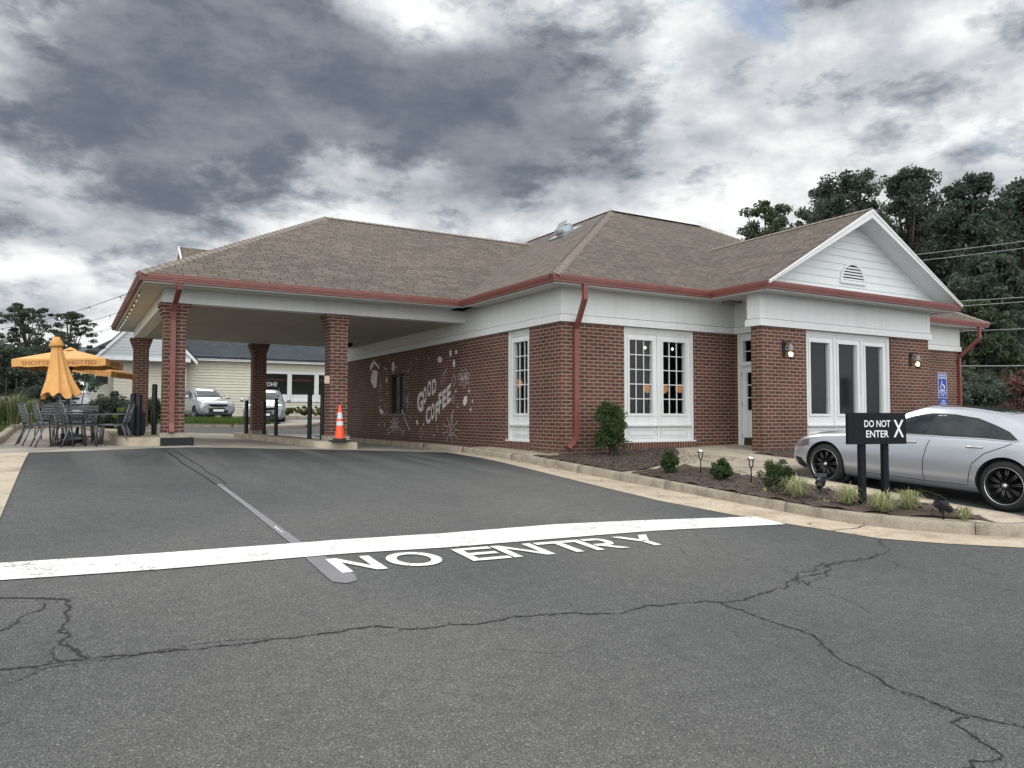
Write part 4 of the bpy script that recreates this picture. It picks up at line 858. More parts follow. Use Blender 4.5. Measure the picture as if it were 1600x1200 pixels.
# downspouts
def spout(pts, side, nm='downspout'):
    mb = MB(); mb.rtube(pts, .105, .075, side); 
    return bp(mb, nm, 'red')
sx = onY(271, 500, 4.55).x; spout([(sx+.02, 3.73, 3.64), (sx+.02, 3.76, 3.5), (sx+.01, 4.38, 3.26), (sx, 4.52, 3.10), (sx, 4.555, 2.9), (sx, 4.555, .62), (sx, 4.50, .50), (sx, 4.44, .42)], (1, 0, 0))
x1_, x2_ = onY(913, 450, -.55).x, onY(900, 520, -.05).x; kx = onY(884, 700, -.1)
spout([(x1_, -.57, 3.64), (x1_, -.57, 3.30), (x2_, -.06, 2.72), (x2_, -.055, 2.5), (x2_, -.055, kx.z+.28), (x2_-.02, -.055, kx.z+.2), (kx.x+.05, -.12, kx.z)], (1, 0, 0))
spout([(15.42, -.57, 3.64), (15.42, -.57, 3.25), (15.2, -.055, 2.68), (15.2, -.055, 2.4), (15.2, -.055, .1)], (1, 0, 0))
# floodlight under the alcove soffit and the lamp under the canopy
mb = MB(); c = onY(1149, 467, -.5); mb.box(c.x-.21, c.x+.21, -.52, -.25, c.z-.10, c.z+.075); mb.box(c.x-.05, c.x+.05, -.42, -.34, c.z+.075, 3.63); bp(mb, 'floodlight', 'grey')
mb = MB(); mb.lathe([(.02, 3.34), (.16, 3.34), (.16, 3.24), (.02, 3.2)], 14, (-.8, 12.2, 0)); bp(mb, 'canopy_light', 'black')
# lanterns -----------------------------------------------------------
def lantern(label, u, v, Y):
    c = onY(u, v, Y-.2); root = empty('wall_lantern', (c.x-.02, Y, c.z-.02), 0, label, 'lantern', 'wall lanterns beside the portico window')
    mb = MB(); mb.box(-.045, .045, -.025, 0, .0, .36); mb.tube([(0, -.02, .24), (0, -.08, .34), (0, -.16, .36), (0, -.21, .30), (0, -.21, .27)], .012, 8); mb.tube([(0, -.02, .05), (0, -.09, .12), (0, -.12, .24)], .008, 6); mb.lathe([(.0, .40), (.02, .37), (.03, .36)], 8, (0, -.02, 0)); part(mb, 'bracket', 'black', root)
    c0 = (0, -.21, 0); mb = MB(); mb.lathe([(.012, .30), (.05, .25), (.065, .17), (.115, .16), (.118, .145), (.10, .14)], 12, c0); part(mb, 'cap', 'grey', root)
    mb = MB(); mb.lathe([(.098, .142), (.092, .04), (.055, -.02)], 16, c0); part(mb, 'glass_globe', glass_mat('lantern_glass', (1, .95, .85)), root)
    mb = MB()
    for k in range(6): a = k*math.pi/3+.2; mb.tube([(.105*math.cos(a), -.21+.105*math.sin(a), .145), (.098*math.cos(a), -.21+.098*math.sin(a), .04), (.05*math.cos(a), -.21+.05*math.sin(a), -.03)], .006, 5)
    mb.lathe([(.055, -.02), (.055, -.035), (.02, -.05), (.0, -.08)], 12, c0); part(mb, 'cage', 'black', root)
    mb = MB(); mb.lathe([(0, .11), (.022, .09), (.030, .06), (.018, .01), (.0, .0)], 10, (-.03, -.21, 0)); mb.lathe([(0, .11), (.022, .09), (.030, .06), (.018, .01), (.0, .0)], 10, (.035, -.21, 0)); part(mb, 'bulb', 'bulb', root)
    return root
lantern('lit black wall lantern on the brick pier left of the portico window', 1236, 556, -1.69)
lantern('lit black wall lantern on the brick right of the portico window', 1434, 571, -1.69)
# lamps inside
for i, (u, v, Y, lab) in enumerate([(1012, 607, 2.6, 'orange globe pendant seen in the left half of the double window'), (1037, 608, 2.6, 'orange globe pendant half hidden behind the middle mullion of the double window'), (1062, 607, 2.6, 'orange globe pendant seen in the right half of the double window'), (810, 599, 4.6, 'orange globe pendant seen through the narrow side window')]):
    c = onY(u, v, Y); r = empty('pendant_lamp', (c.x, c.y, c.z), 0, lab, 'lamp', 'globe pendants inside the shop'); mb = MB(); mb.lathe([(0, .125), (.06, .11), (.105, .065), (.125, 0), (.105, -.065), (.06, -.11), (0, -.125)], 16); part(mb, 'globe', 'globe', r); mb = MB(); mb.tube([(0, 0, .12), (0, 0, 2.9-c.z)], .005, 5); part(mb, 'cord', 'black', r)
for u, v, lab in ((1008, 545.5, 'bright ceiling spotlight behind the top right panes of the left sash'), (1050.5, 547.5, 'bright ceiling spotlight behind the top centre panes of the right sash')):
    c = onY(u, v, 2.2); mb = MB(); mb.lathe([(.0, .0), (.022, .008), (.03, .03), (.03, .06), (0, .08)], 12); mb.tube([(0, 0, .07), (0, 0, max(.1, 2.9-c.z))], .006, 5, mi=1); o = mb.build('ceiling_spotlight', ['ceillamp', 'grey']); o.location = c; tag(o, lab, 'lamp', 'ceiling spotlights inside the shop')
# ------------------------------------------------------------------ mural on the side wall
mw = lambda u, v, d=.004: Vector((-d, onX(u, v, 0).y, onX(u, v, 0).z))
MU = bp((lambda m: (put_text(m, 'G', lambda a, b: mw(652+9.8*a, 645-(32-3*0)*b-2*a), .045), m)[1])(MB()), 'mural', 'mural')
def letter(ch, x0, x1, yb0, yb1, h):
    mb = MB(); put_text(mb, ch, lambda a, b: mw(x0+(x1-x0-.5)*a, yb0+(yb1-yb0)*a-h*b), .042); bp(mb, 'mural_letter', 'mural', MU)
letter('O', 661.5, 667.2, 632.5, 629.5, 27); letter('O', 668, 674.4, 622.5, 618, 26); letter('D', 675.3, 682.3, 618, 613, 24)
letter('C', 665.5, 673.5, 664.5, 660, 27); letter('O', 673.5, 679.6, 658.5, 653, 26); letter('F', 680.8, 685.8, 658.5, 654, 28); letter('F', 685.5, 690.5, 648, 643, 32); letter('E', 691.5, 698, 640, 634, 28); letter('E', 698.6, 705.2, 633, 626, 28)
mb = MB()
def st(pts, w=.022, close=False):
    q = [(onX(u, v, 0).y, onX(u, v, 0).z) for u, v in pts]
    if close: q.append(q[0])
    ribbon(mb, q, w, lambda a, b: Vector((-.0045, a, b)))
def fill(pts): m = MB(); m.face([mw(u, v) for u, v in pts]); bp(m, 'mural_shape', 'mural', MU)
def spark(u, v, a=2.0, h=4.5): fill([(u, v-h), (u+a*.25, v-h*.2), (u+a, v), (u+a*.25, v+h*.2), (u, v+h), (u-a*.25, v+h*.2), (u-a, v), (u-a*.25, v-h*.2)])
def bean(u, v, a, h, tilt=0): fill([(u+a*math.cos(t_)+tilt*math.sin(t_), v-h*math.sin(t_)) for t_ in [k*math.pi/6 for k in range(12)]])
for u, v in ((733, 611), (735.5, 640)): spark(u, v, 2.2, 5)
spark(712.5, 611, 1.6, 4.5); spark(738.5, 627, 1.8, 3.6); spark(662, 663, 1.3, 5); spark(678, 680, 1.2, 3.5); spark(650.5, 585-24, 1, 3) ; spark(670, 560, 1, 4); spark(612, 668, 1, 3.5); spark(629.5, 674, 1, 4); spark(608, 676, 1, 5); spark(605, 615, 1, 4); spark(703, 563, .9, 3)
for u, v, a, h, tl in ((727, 626, 3.1, 8, 1.2), (687.5, 562, 4, 4.8, 0), (704, 552, 1.8, 5.5, 0), (713, 550, 1.8, 3.4, 0), (709.5, 568, 2, 6.2, 0), (652, 660, 1.6, 4, 0), (614.5, 573, 2.2, 8.5, 0), (604.5, 594, 1.2, 4, 0), (596, 643, 2.6, 4.5, -2)): bean(u, v, a, h, tl)
# lantern-like cup on the far left
fill([(578, 572), (584.5, 562), (592.5, 573), (592.5, 577), (585, 568), (578.5, 581)]); fill([(583, 578), (590.5, 580), (588.5, 604), (585, 607), (579.5, 596), (580, 588)])
mb = MB()
def done():
    global mb
    if mb.v: bp(mb, 'mural_line', 'mural2', MU)
    mb = MB()
def flower(u, v, n, r0, r1, asp, w=.018, petal=True):
    for k in range(n):
        a = 2*math.pi*k/n+.3; c_, s_ = math.cos(a), math.sin(a)
        if petal: st([(u+asp*r0*c_, v-r0*s_), (u+asp*(r1*.7*c_-r1*.22*s_), v-(r1*.7*s_+r1*.22*c_)), (u+asp*r1*c_, v-r1*s_), (u+asp*(r1*.7*c_+r1*.22*s_), v-(r1*.7*s_-r1*.22*c_)), (u+asp*r0*c_, v-r0*s_)], w)
        else: st([(u+asp*r0*c_, v-r0*s_), (u+asp*r1*c_, v-r1*s_)], w)
flower(725, 590, 7, 2, 16, .62); flower(725, 590, 12, 1, 8, .62, .02, False); done()
flower(705, 671, 18, 9, 21, .62, .018, False); flower(705, 671, 9, 11, 20, .62, .02, False); st([(702, 664), (708, 664), (708.5, 679), (702, 679)], .02, True); st([(704, 667), (706.5, 670), (704, 674), (706.5, 677)], .03); done(); done()
for u, v, a, h in ((709.5, 595, 3.2, 10), (658, 677, 3, 10), (708.5, 624, 1.8, 7), (683.5, 670, 1.8, 6)): st([(u, v-h), (u+a, v), (u, v+h), (u-a, v)], .02, True); done()
flower(617, 663, 10, 2, 14, .5, .03, False); done(); st([(629, 645), (640, 672)], .05); done(); st([(628, 640), (632, 652)], .09); done(); st([(593.5, 582), (594.5, 600), (594, 616)], .03); done(); st([(634, 618), (638, 630), (636, 640)], .03); done(); st([(638, 616), (637, 628)], .03)
for k in range(75): u = 592+random.random()*52; v = 560+random.random()*115+4; st([(u, v), (u+random.uniform(-2, 2), v+random.uniform(-5, 5)), (u+random.uniform(-3, 3), v+random.uniform(-4, 4))], random.choice((.012, .02, .03))) if not (606 < u < 634 and 585 < v < 650) else None; done()
st([(688, 600), (692, 588), (700, 574), (696, 590), (690, 602)], .015); done(); st([(692, 586), (698, 576)], .02); done(); st([(709, 640), (706, 650), (705, 660)], .03); done(); st([(716, 630), (713, 637), (718, 636)], .02); done(); bp(mb, 'mural_line', 'mural2', MU)
# ------------------------------------------------------------------ cars
def catmull(xs, ys, x):
    n = len(xs)
    if x <= xs[0]: return ys[0]
    if x >= xs[-1]: return ys[-1]
    i = max(k for k in range(n-1) if xs[k] <= x); h = xs[i+1]-xs[i]; t = (x-xs[i])/h
    def sl(k):
        if k == 0 or k == n-1: return 0 if n < 3 else ((ys[1]-ys[0])/(xs[1]-xs[0]) if k == 0 else (ys[-1]-ys[-2])/(xs[-1]-xs[-2]))
        d0, d1 = (ys[k]-ys[k-1])/(xs[k]-xs[k-1]), (ys[k+1]-ys[k])/(xs[k+1]-xs[k])
        return 0 if d0*d1 <= 0 else 2*d0*d1/(d0+d1)
    m0, m1 = sl(i)*h, sl(i+1)*h
    return (2*t**3-3*t*t+1)*ys[i]+(t**3-2*t*t+t)*m0+(-2*t**3+3*t*t)*ys[i+1]+(t**3-t*t)*m1
class CarShape:
    # stations: s, zb, wb, wm(max half width), zm, zs (shoulder z), ws, zd (deck/belt inner z), wd, zr_side, wr, zr
    def __init__(s, st): s.st = st; s.xs = [a[0] for a in st]
    def ring(s, x, n=30):
        v = [catmull(s.xs, [a[k] for a in s.st], x) for k in range(1, 12)]
        zb, wb, wm, zm, zs, ws, zd, wd, zr1, wr, zr = v
        ctl = [(0, zb), (wb*.8, zb), (wb, zb+.04), (wm-.012, (zb+zm)/2), (wm, zm), ((wm+ws)/2+.008, (zm+zs)/2+.02), (ws, zs), (wd, zd), ((wd+wr)/2+.012, (zd+zr1)/2), (wr, zr1), (wr*.82, zr1+(zr-zr1)*.72), (wr*.45, zr-.006), (0, zr)]
        L_ = [0]; 
        for a, b in zip(ctl, ctl[1:]): L_.append(L_[-1]+max(1e-4, math.hypot(b[0]-a[0], b[1]-a[1])))
        out = []
        for k in range(len(ctl)-1):
            for j in range(3):
                t = L_[k]+(L_[k+1]-L_[k])*j/3; out.append((catmull(L_, [c[0] for c in ctl], t), catmull(L_, [c[1] for c in ctl], t)))
        out.append(ctl[-1]); return out
    def hw(s, x, z):
        r = s.ring(x); best = 0
        for (a, b), (c, d) in zip(r[6:], r[7:]):
            if (b-z)*(d-z) <= 0 and abs(d-b) > 1e-6: t = (z-b)/(d-b); best = max(best, a+(c-a)*t)
        return best
    def top(s, x, w):
        r = s.ring(x); best = None
        for (a, b), (c, d) in zip(r[15:], r[16:]):
            if (a-w)*(c-w) <= 0 and abs(a-c) > 1e-6: t = (w-a)/(c-a); best = b+(d-b)*t
        return best if best is not None else r[-1][1]
def patch_side(mb, cs, poly, side, off=.004, step=.09, mi=0):
    bm = bmesh.new(); f = bm.faces.new([bm.verts.new((p[0], p[1], 0)) for p in poly])
    for ax, k in ((0, 0), (1, 1)):
        lo, hi = min(p[k] for p in poly), max(p[k] for p in poly); a = lo+step
        while a < hi-.01:
            bmesh.ops.bisect_plane(bm, geom=bm.verts[:]+bm.edges[:]+bm.faces[:], plane_co=(a, 0, 0) if ax == 0 else (0, a, 0), plane_no=(1, 0, 0) if ax == 0 else (0, 1, 0)); a += step
    mb.mesh([Vector((side*(cs.hw(v.co.x, v.co.y)+off), v.co.x, v.co.y)) for v in bm.verts], [[v.index for v in f.verts] for f in bm.faces], mi, True) if not bm.verts.index_update() else None
    bm.free()
def patch_top(mb, cs, poly, off=.004, step=.12, mi=0):      # poly in (w, s), mirrored by caller
    bm = bmesh.new(); f = bm.faces.new([bm.verts.new((p[0], p[1], 0)) for p in poly])
    for ax in (0, 1):
        lo, hi = min(p[ax] for p in poly), max(p[ax] for p in poly); a = lo+step
        while a < hi-.01:
            bmesh.ops.bisect_plane(bm, geom=bm.verts[:]+bm.edges[:]+bm.faces[:], plane_co=(a, 0, 0) if ax == 0 else (0, a, 0), plane_no=(1, 0, 0) if ax == 0 else (0, 1, 0)); a += step
    bm.verts.index_update(); mb.mesh([Vector((v.co.x, v.co.y, cs.top(v.co.y, abs(v.co.x))+off)) for v in bm.verts], [[v.index for v in f.verts] for f in bm.faces], mi, True); bm.free()
def seam(mb, cs, pts, side, w=.010, off=.0025, mi=0):
    q = [tuple(p) for p in resample(pts, .05)]
    ribbon(mb, q, w, lambda a, b: Vector((side*(cs.hw(a, b)+off), a, b)), mi)
def make_wheel(root, x, s, z, side, R_=.355, rim=.262, w=.235, spokes=20, lug=True):
    mb = MB(); c = (x, s, z); h = w/2
    mb.lathe([(rim-.02, -h+.01), (rim, -h), (R_-.045, -h-.004), (R_-.015, -h+.02), (R_, -h+.045), (R_, h-.045), (R_-.015, h-.02), (R_-.045, h+.004), (rim, h), (rim-.02, h-.01)], 40, c, axis='x')
    t = part(mb, 'wheel', 'tyre', root); mb = MB(); o = side*h
    mb.lathe([(rim-.001, o), (rim+.001, o+side*.004), (rim-.006, o+side*.003), (rim-.010, o-side*.02)], 40, c, axis='x'); part(mb, 'rim_ring', 'chrome', t)
    mb = MB(); mb.lathe([(rim-.02, o-side*.018), (rim-.05, o-side*.06), (rim-.055, o-side*.13), (.0, o-side*.13)], 32, c, axis='x')
    for k in range(spokes):
        a = 2*math.pi*k/spokes; b = a+(.09 if k % 2 else -.09)
        p = Vector((x+o-side*.030, s+.055*math.cos(a), z+.055*math.sin(a))); q = Vector((x+o-side*.022, s+(rim-.025)*math.cos(b), z+(rim-.025)*math.sin(b))); mb.tube([p, q], [.013, .010], 5)
    mb.lathe([(.0, o-side*.012), (.05, o-side*.016), (.06, o-side*.035), (.06, o-side*.1)], 20, c, axis='x'); part(mb, 'rim', 'rim', t)
    mb = MB(); mb.lathe([(.0, o-side*.006), (.030, o-side*.008), (.034, o-side*.016)], 16, c, axis='x'); part(mb, 'hub_cap', 'chrome', t); return t
def build_car(root, st, paint, wheels, arch, R_, rim, ztr, feat, sub=1):
    cs = CarShape(st); xs = []; x = st[0][0]
    while x < st[-1][0]: xs.append(x); x += .055
    xs.append(st[-1][0]); rings = []
    for x in xs:
        r = cs.ring(x); full = [(-a, b) for a, b in r[::-1]][:-1]+[(a, b) for a, b in r][:]     # from top-left down under to top-right
        full = full[:-1] if abs(full[-1][0]) < 1e-6 else full
        rings.append([Vector((a, x, b)) for a, b in full])
    m = len(rings[0]); mb = MB(); mb.mesh([v for r in rings for v in r], [(i*m+k, i*m+(k+1) % m, (i+1)*m+(k+1) % m, (i+1)*m+k) for i in range(len(rings)-1) for k in range(m)], 0, True)
    mb.mesh(rings[0], [tuple(range(m))]); mb.mesh(rings[-1], [tuple(range(m))[::-1]])
    body = mb.build('body', [paint, 'rubber'], root)
    # cut the wheel openings
    cut = MB()
    for s in wheels:
        for sd_ in (-1, 1): cut.lathe([(0, .48), (arch, .48), (arch, 1.2), (0, 1.2)] if sd_ > 0 else [(0, -1.2), (arch, -1.2), (arch, -.48), (0, -.48)], 48, (0, s, R_+.012), axis='x', sm=False)
    co = cut.build('cut', ['rubber', 'rubber'], root); md = body.modifiers.new('b', 'BOOLEAN'); md.object = co; md.operation = 'DIFFERENCE'; md.solver = 'EXACT'
    for p in co.data.polygons: p.material_index = 1
    dg = bpy.context.evaluated_depsgraph_get(); dg.update(); nm = bpy.data.meshes.new_from_object(body.evaluated_get(dg)); body.modifiers.clear(); bb = bmesh.new(); bb.from_mesh(nm); bmesh.ops.triangulate(bb, faces=[f for f in bb.faces if len(f.verts) > 4]); bb.normal_update()
    for e in bb.edges:
        if len(e.link_faces) == 2 and (e.calc_face_angle(0) > .6 or e.link_faces[0].material_index != e.link_faces[1].material_index): e.smooth = False
    for f in bb.faces: f.smooth = f.material_index == 0
    bb.to_mesh(nm); bb.free(); body.data = nm; bpy.data.objects.remove(co)
    for s in wheels:
        for sd_ in (-1, 1):
            mb = MB(); h0 = cs.hw(s, R_+.3); prof = [(arch-.004, .55), (arch-.004, h0-.16), (arch-.045, h0-.18)]
            mb.lathe([(r, sd_*o) for r, o in [(.0, .52)]+prof], 40, (0, s, R_+.012), axis='x'); part(mb, 'wheel_arch', 'rubber', root)
    for s in wheels:
        for sd_ in (-1, 1): make_wheel(root, sd_*(cs.hw(s, R_+.2)-.135), s, R_, sd_, R_, rim)
    return cs
SED = [(-1.14, .42, .50, .60, .58, .78, .55, .92, .48, .93, .38, .94), (-1.10, .34, .62, .74, .58, .82, .70, .98, .64, .99, .50, 1.00), (-.98, .27, .72, .84, .58, .88, .80, 1.0, .72, 1.02, .56, 1.035), (-.75, .23, .78, .90, .58, .93, .85, 1.01, .77, 1.05, .62, 1.075), (-.45, .21, .80, .925, .58, .95, .875, 1.01, .80, 1.12, .60, 1.18), (-.1, .19, .82, .932, .58, .955, .885, 1.0, .83, 1.235, .58, 1.305), (.35, .18, .84, .935, .60, .95, .892, .985, .855, 1.325, .59, 1.405), (.9, .18, .84, .935, .60, .94, .895, .98, .862, 1.355, .60, 1.45), (1.3, .18, .84, .935, .60, .93, .893, .975, .862, 1.33, .605, 1.45), (1.65, .18, .84, .935, .60, .92, .89, .965, .85, 1.23, .64, 1.36), (2.0, .18, .84, .932, .60, .91, .885, .955, .83, 1.08, .68, 1.20), (2.35, .18, .83, .93, .60, .895, .88, .94, .81, .975, .70, 1.01), (2.6, .18, .82, .93, .60, .88, .875, .92, .80, .95, .66, .985), (3.0, .18, .80, .925, .60, .84, .865, .885, .79, .91, .64, .94), (3.35, .19, .77, .895, .58, .79, .83, .835, .76, .86, .60, .885), (3.58, .21, .70, .84, .55, .72, .76, .765, .70, .79, .55, .81), (3.72, .24, .60, .74, .52, .64, .68, .68, .62, .70, .50, .715), (3.80, .32, .44, .56, .48, .54, .52, .57, .46, .59, .36, .60)]
gr_, gf_ = G(2.1, -7.92), G(2.1, -4.98); tilt = math.atan2(gf_-gr_, 2.94)
car = empty('parked_sedan', (3.02, -7.93, gr_+.010), 0, 'silver four-door sedan with black multi-spoke wheels parked nose toward the shop', 'car'); car.rotation_euler = (tilt, 0, 0)
SEDAN_GLASS = []
cs = build_car(car, SED, 'silver', (0.0, 2.94), .392, .352, .265, 0, None)
for sd_ in (-1, 1):
    win = [(-.14, 1.005), (.02, 1.115), (.22, 1.195), (.50, 1.285), (.85, 1.325), (1.2, 1.325), (1.5, 1.27), (1.75, 1.18), (1.98, 1.07), (2.12, .99), (1.6, .985), (.9, .99), (.3, 1.0), (-.08, .99)]
    mb = MB(); patch_side(mb, cs, win, sd_, .003, .09); wt = part(mb, 'window_trim', 'rubber', car)
    for poly in ([(.06, 1.02), (.20, 1.12), (.27, 1.165), (.21, 1.015)], [(.25, 1.02), (.31, 1.19), (.55, 1.27), (.82, 1.302), (.97, 1.31), (1.04, 1.015)], [(1.20, 1.012), (1.14, 1.30), (1.30, 1.285), (1.52, 1.235), (1.74, 1.145), (1.93, 1.03), (1.9, 1.01)]):
        mb = MB(); patch_side(mb, cs, poly, sd_, .007, .08); part(mb, 'side_window', pmat('car_side_glass', (.014, .019, .021), .05, spec=.55, var=.5, vscale=3), wt)
    mb = MB(); ribbon(mb, [tuple(p) for p in resample([(-.16, 1.0), (-.06, .985), (.3, .993), (.9, .984), (1.6, .978), (2.15, .982)], .08)], .012, lambda a, b: Vector((sd_*(cs.hw(a, b)+.011), a, b))); ribbon(mb, [tuple(p) for p in resample(win[:9], .06)], .010, lambda a, b: Vector((sd_*(cs.hw(a, b)+.009), a, b))); part(mb, 'chrome_strip', 'chrome', wt)
    mb = MB(); seam(mb, cs, [(1.07, .97), (1.13, .80), (1.17, .60), (1.17, .40), (1.15, .30)], sd_); seam(mb, cs, [(-.12, .975), (.02, .90), (.28, .78), (.44, .62), (.48, .44), (.50, .30)], sd_); seam(mb, cs, [(2.12, .95), (2.2, .8), (2.24, .6), (2.22, .4), (2.18, .30)], sd_); seam(mb, cs, [(.50, .30), (1.15, .29), (2.18, .30)], sd_, .008); part(mb, 'door_seam', 'crack', car)
    mb = MB(); ribbon(mb, [tuple(p) for p in resample([(.40, .235), (2.50, .235)], .1)], .05, lambda a, b: Vector((sd_*(cs.hw(a, b)+.006), a, b))); part(mb, 'sill_strip', 'rubber', car)
    for hs in (.42, 1.42):
        mb = MB(); x = cs.hw(hs, .865); mb.tube([Vector((sd_*(x-.005), hs-.13, .872)), Vector((sd_*(x+.022), hs-.11, .87)), Vector((sd_*(x+.026), hs, .866)), Vector((sd_*(x+.022), hs+.10, .862)), Vector((sd_*(x-.005), hs+.12, .86))], [.006, .012, .014, .012, .006], 8); part(mb, 'door_handle', 'silver', car)
    mb = MB(); patch_side(mb, cs, [(3.28, .66), (3.62, .60), (3.66, .66), (3.50, .73), (3.30, .775)], sd_, .004, .07); part(mb, 'headlight', pmat('headlight_glass', (.10, .09, .10), .1, spec=.9, coat=1), car)
    mb = MB(); patch_side(mb, cs, [(-1.08, .74), (-.80, .82), (-.78, .88), (-1.08, .90)], sd_, .004, .07); part(mb, 'taillight', pmat('taillight_glass', (.25, .01, .01), .15, coat=1), car)
    mb = MB(); mb.lathe([(0, -.10), (.05, -.08), (.075, 0), (.06, .07), (0, .09)], 12, (sd_*1.03, 1.92, 1.03), axis='x'); mb.tube([(sd_*.86, 1.95, .99), (sd_*.97, 1.93, 1.0)], .02, 6); part(mb, 'wing_mirror', 'silver', car)
    mb = MB(); patch_side(mb, cs, [(3.30, .25), (3.58, .28), (3.62, .44), (3.45, .42)], sd_, .004, .07); part(mb, 'air_intake', 'rubber', car)
cg = pmat('car_front_glass', (.03, .04, .045), .04, spec=.9, coat=.6)
mb = MB(); patch_top(mb, cs, [(-.50, 1.45), (.50, 1.45), (.64, 2.30), (-.64, 2.30)], .006, .1); part(mb, 'windscreen', cg, car)
mb = MB(); patch_top(mb, cs, [(-.50, -.66), (.50, -.66), (.46, -.16), (-.46, -.16)], .006, .1); part(mb, 'rear_window', cg, car)
mb = MB(); patch_top(mb, cs, [(-.44, .15), (.44, .15), (.44, 1.2), (-.44, 1.2)], .004, .1); part(mb, 'glass_roof', cg, car)
# the other cars
def far_car(name, loc, rz, paint, label, grille=True, scale=1.0, tallness=1.16):
    st = [(a[0], a[1]+.04, a[2], a[3]*.99, a[4]*1.12, a[5]*1.13, a[6]*.99, a[7]*1.12, a[8]*.99, a[9]*1.14, a[10]*1.07, a[11]*1.15) for a in SED]
    st = [(-.95, .42, .60, .78, .70, .95, .74, 1.05, .70, 1.20, .60, 1.25), (-.85, .30, .76, .88, .70, 1.02, .84, 1.12, .78, 1.42, .66, 1.50), (-.5, .24, .80, .92, .70, 1.05, .88, 1.12, .83, 1.54, .66, 1.64)]+[(s_, a, b, c, .70, d, e, 1.10, .85, f, .66, g_) for s_, a, b, c, d, e, f, g_ in ((.2, .22, .84, .93, 1.05, .89, 1.58, 1.70), (1.0, .22, .84, .93, 1.04, .89, 1.56, 1.69), (1.45, .22, .84, .93, 1.03, .89, 1.45, 1.60))]+[(1.9, .22, .84, .93, .70, 1.01, .88, 1.07, .83, 1.20, .70, 1.34), (2.2, .22, .83, .93, .70, 1.0, .88, 1.05, .82, 1.09, .70, 1.13), (2.7, .22, .82, .93, .70, .97, .87, 1.01, .81, 1.04, .66, 1.07), (3.1, .23, .80, .92, .68, .90, .85, .95, .80, .98, .62, 1.0), (3.4, .26, .76, .88, .64, .80, .82, .88, .77, .90, .58, .92), (3.52, .34, .62, .74, .60, .70, .70, .74, .66, .78, .5, .80)]
    r = empty(name, loc, rz, label, 'car'); c_ = build_car(r, st, paint, (0.0, 2.68), .39, .345, .24, 0, None)
    dk = pmat('dark_car_glass', (.03, .04, .045), .05, spec=.9, coat=.5)
    for sd_ in (-1, 1):
        mb = MB(); patch_side(mb, c_, [(-.55, 1.16), (-.35, 1.44), (.3, 1.52), (1.1, 1.50), (1.5, 1.38), (1.95, 1.12), (1.0, 1.13)], sd_, .005, .12); part(mb, 'side_window', dk, r)
        mb = MB(); mb.lathe([(0, -.11), (.06, -.09), (.09, 0), (.07, .07), (0, .09)], 10, (sd_*1.05, 1.85, 1.16), axis='x'); part(mb, 'wing_mirror', paint, r)
        mb = MB(); mb.tube([(sd_*.60, -.3, 1.66), (sd_*.60, .3, 1.745), (sd_*.60, 1.2, 1.70)], .014, 6); part(mb, 'roof_rail', 'grey', r)
    mb = MB(); patch_top(mb, c_, [(-.60, 1.40), (.60, 1.40), (.70, 2.12), (-.70, 2.12)], .006, .12); part(mb, 'windscreen', dk, r)
    # front face details sit on the nose
    yN = 3.45
    fp = lambda x, z, o=.0: Vector((x, 3.545-.30*abs(x)**2.2+o, z))
    def fr(poly, nm, mat, o=.0):
        mb = MB(); mb.prism(poly, 0, .05, T=lambda v: fp(v.x, v.y, o+v.z)); part(mb, nm, mat, r)
    fr([(-.62, .72), (-.2, .68), (.2, .68), (.62, .72), (.66, .80), (.2, .80), (-.2, .80), (-.66, .80)], 'grille', 'black'); fr([(-.70, .36), (-.3, .36), (.3, .36), (.70, .36), (.62, .58), (.2, .60), (-.2, .60), (-.62, .58)], 'air_intake', 'black', .0)
    for sd_ in (-1, 1):
        fr([(sd_*.55, .76), (sd_*.80, .80), (sd_*.84, .90), (sd_*.58, .84)], 'headlight', pmat('lamp_lens', (.5, .52, .55), .1, coat=1), .01); fr([(sd_*.60, .50), (sd_*.66, .58), (sd_*.84, .42), (sd_*.80, .38)], 'bumper_trim', 'chrome', .01)
    fr([(-.26, .42), (.26, .42), (.26, .54), (-.26, .54)], 'number_plate', 'signwhite', .03); return r
s1 = CAM+ray(326, 640)*39.0; far_car('parked_suv', (s1.x-.2, s1.y+2.8, G(s1.x, s1.y)-.06), math.radians(180+9), 'suv', 'silver crossover facing the camera in front of the cream building wall')
s2 = CAM+ray(410, 640)*35.0; far_car('parked_suv', (s2.x+.75, s2.y+2.6, G(s2.x, s2.y)-.05), math.radians(180-14), 'suv', 'silver car mostly hidden behind the dark rear canopy pillar and black bollards')
s3 = CAM+ray(127, 620)*37.0; far_car('parked_suv', (s3.x-.3, s3.y+3.3, G(s3.x, s3.y)+.22), math.radians(180-4), 'whitecar', 'white car facing the camera behind the patio tables and umbrellas')
# ------------------------------------------------------------------ signs
pa, pb = gp(1350, 790, .15), gp(1386, 776, .15)
sg = empty('do_not_enter_sign', (pa.x, pa.y, pa.z), 0, 'black DO NOT ENTER board on two black posts in the planting bed', 'sign')
pc = pa+(pb-pa)*.5
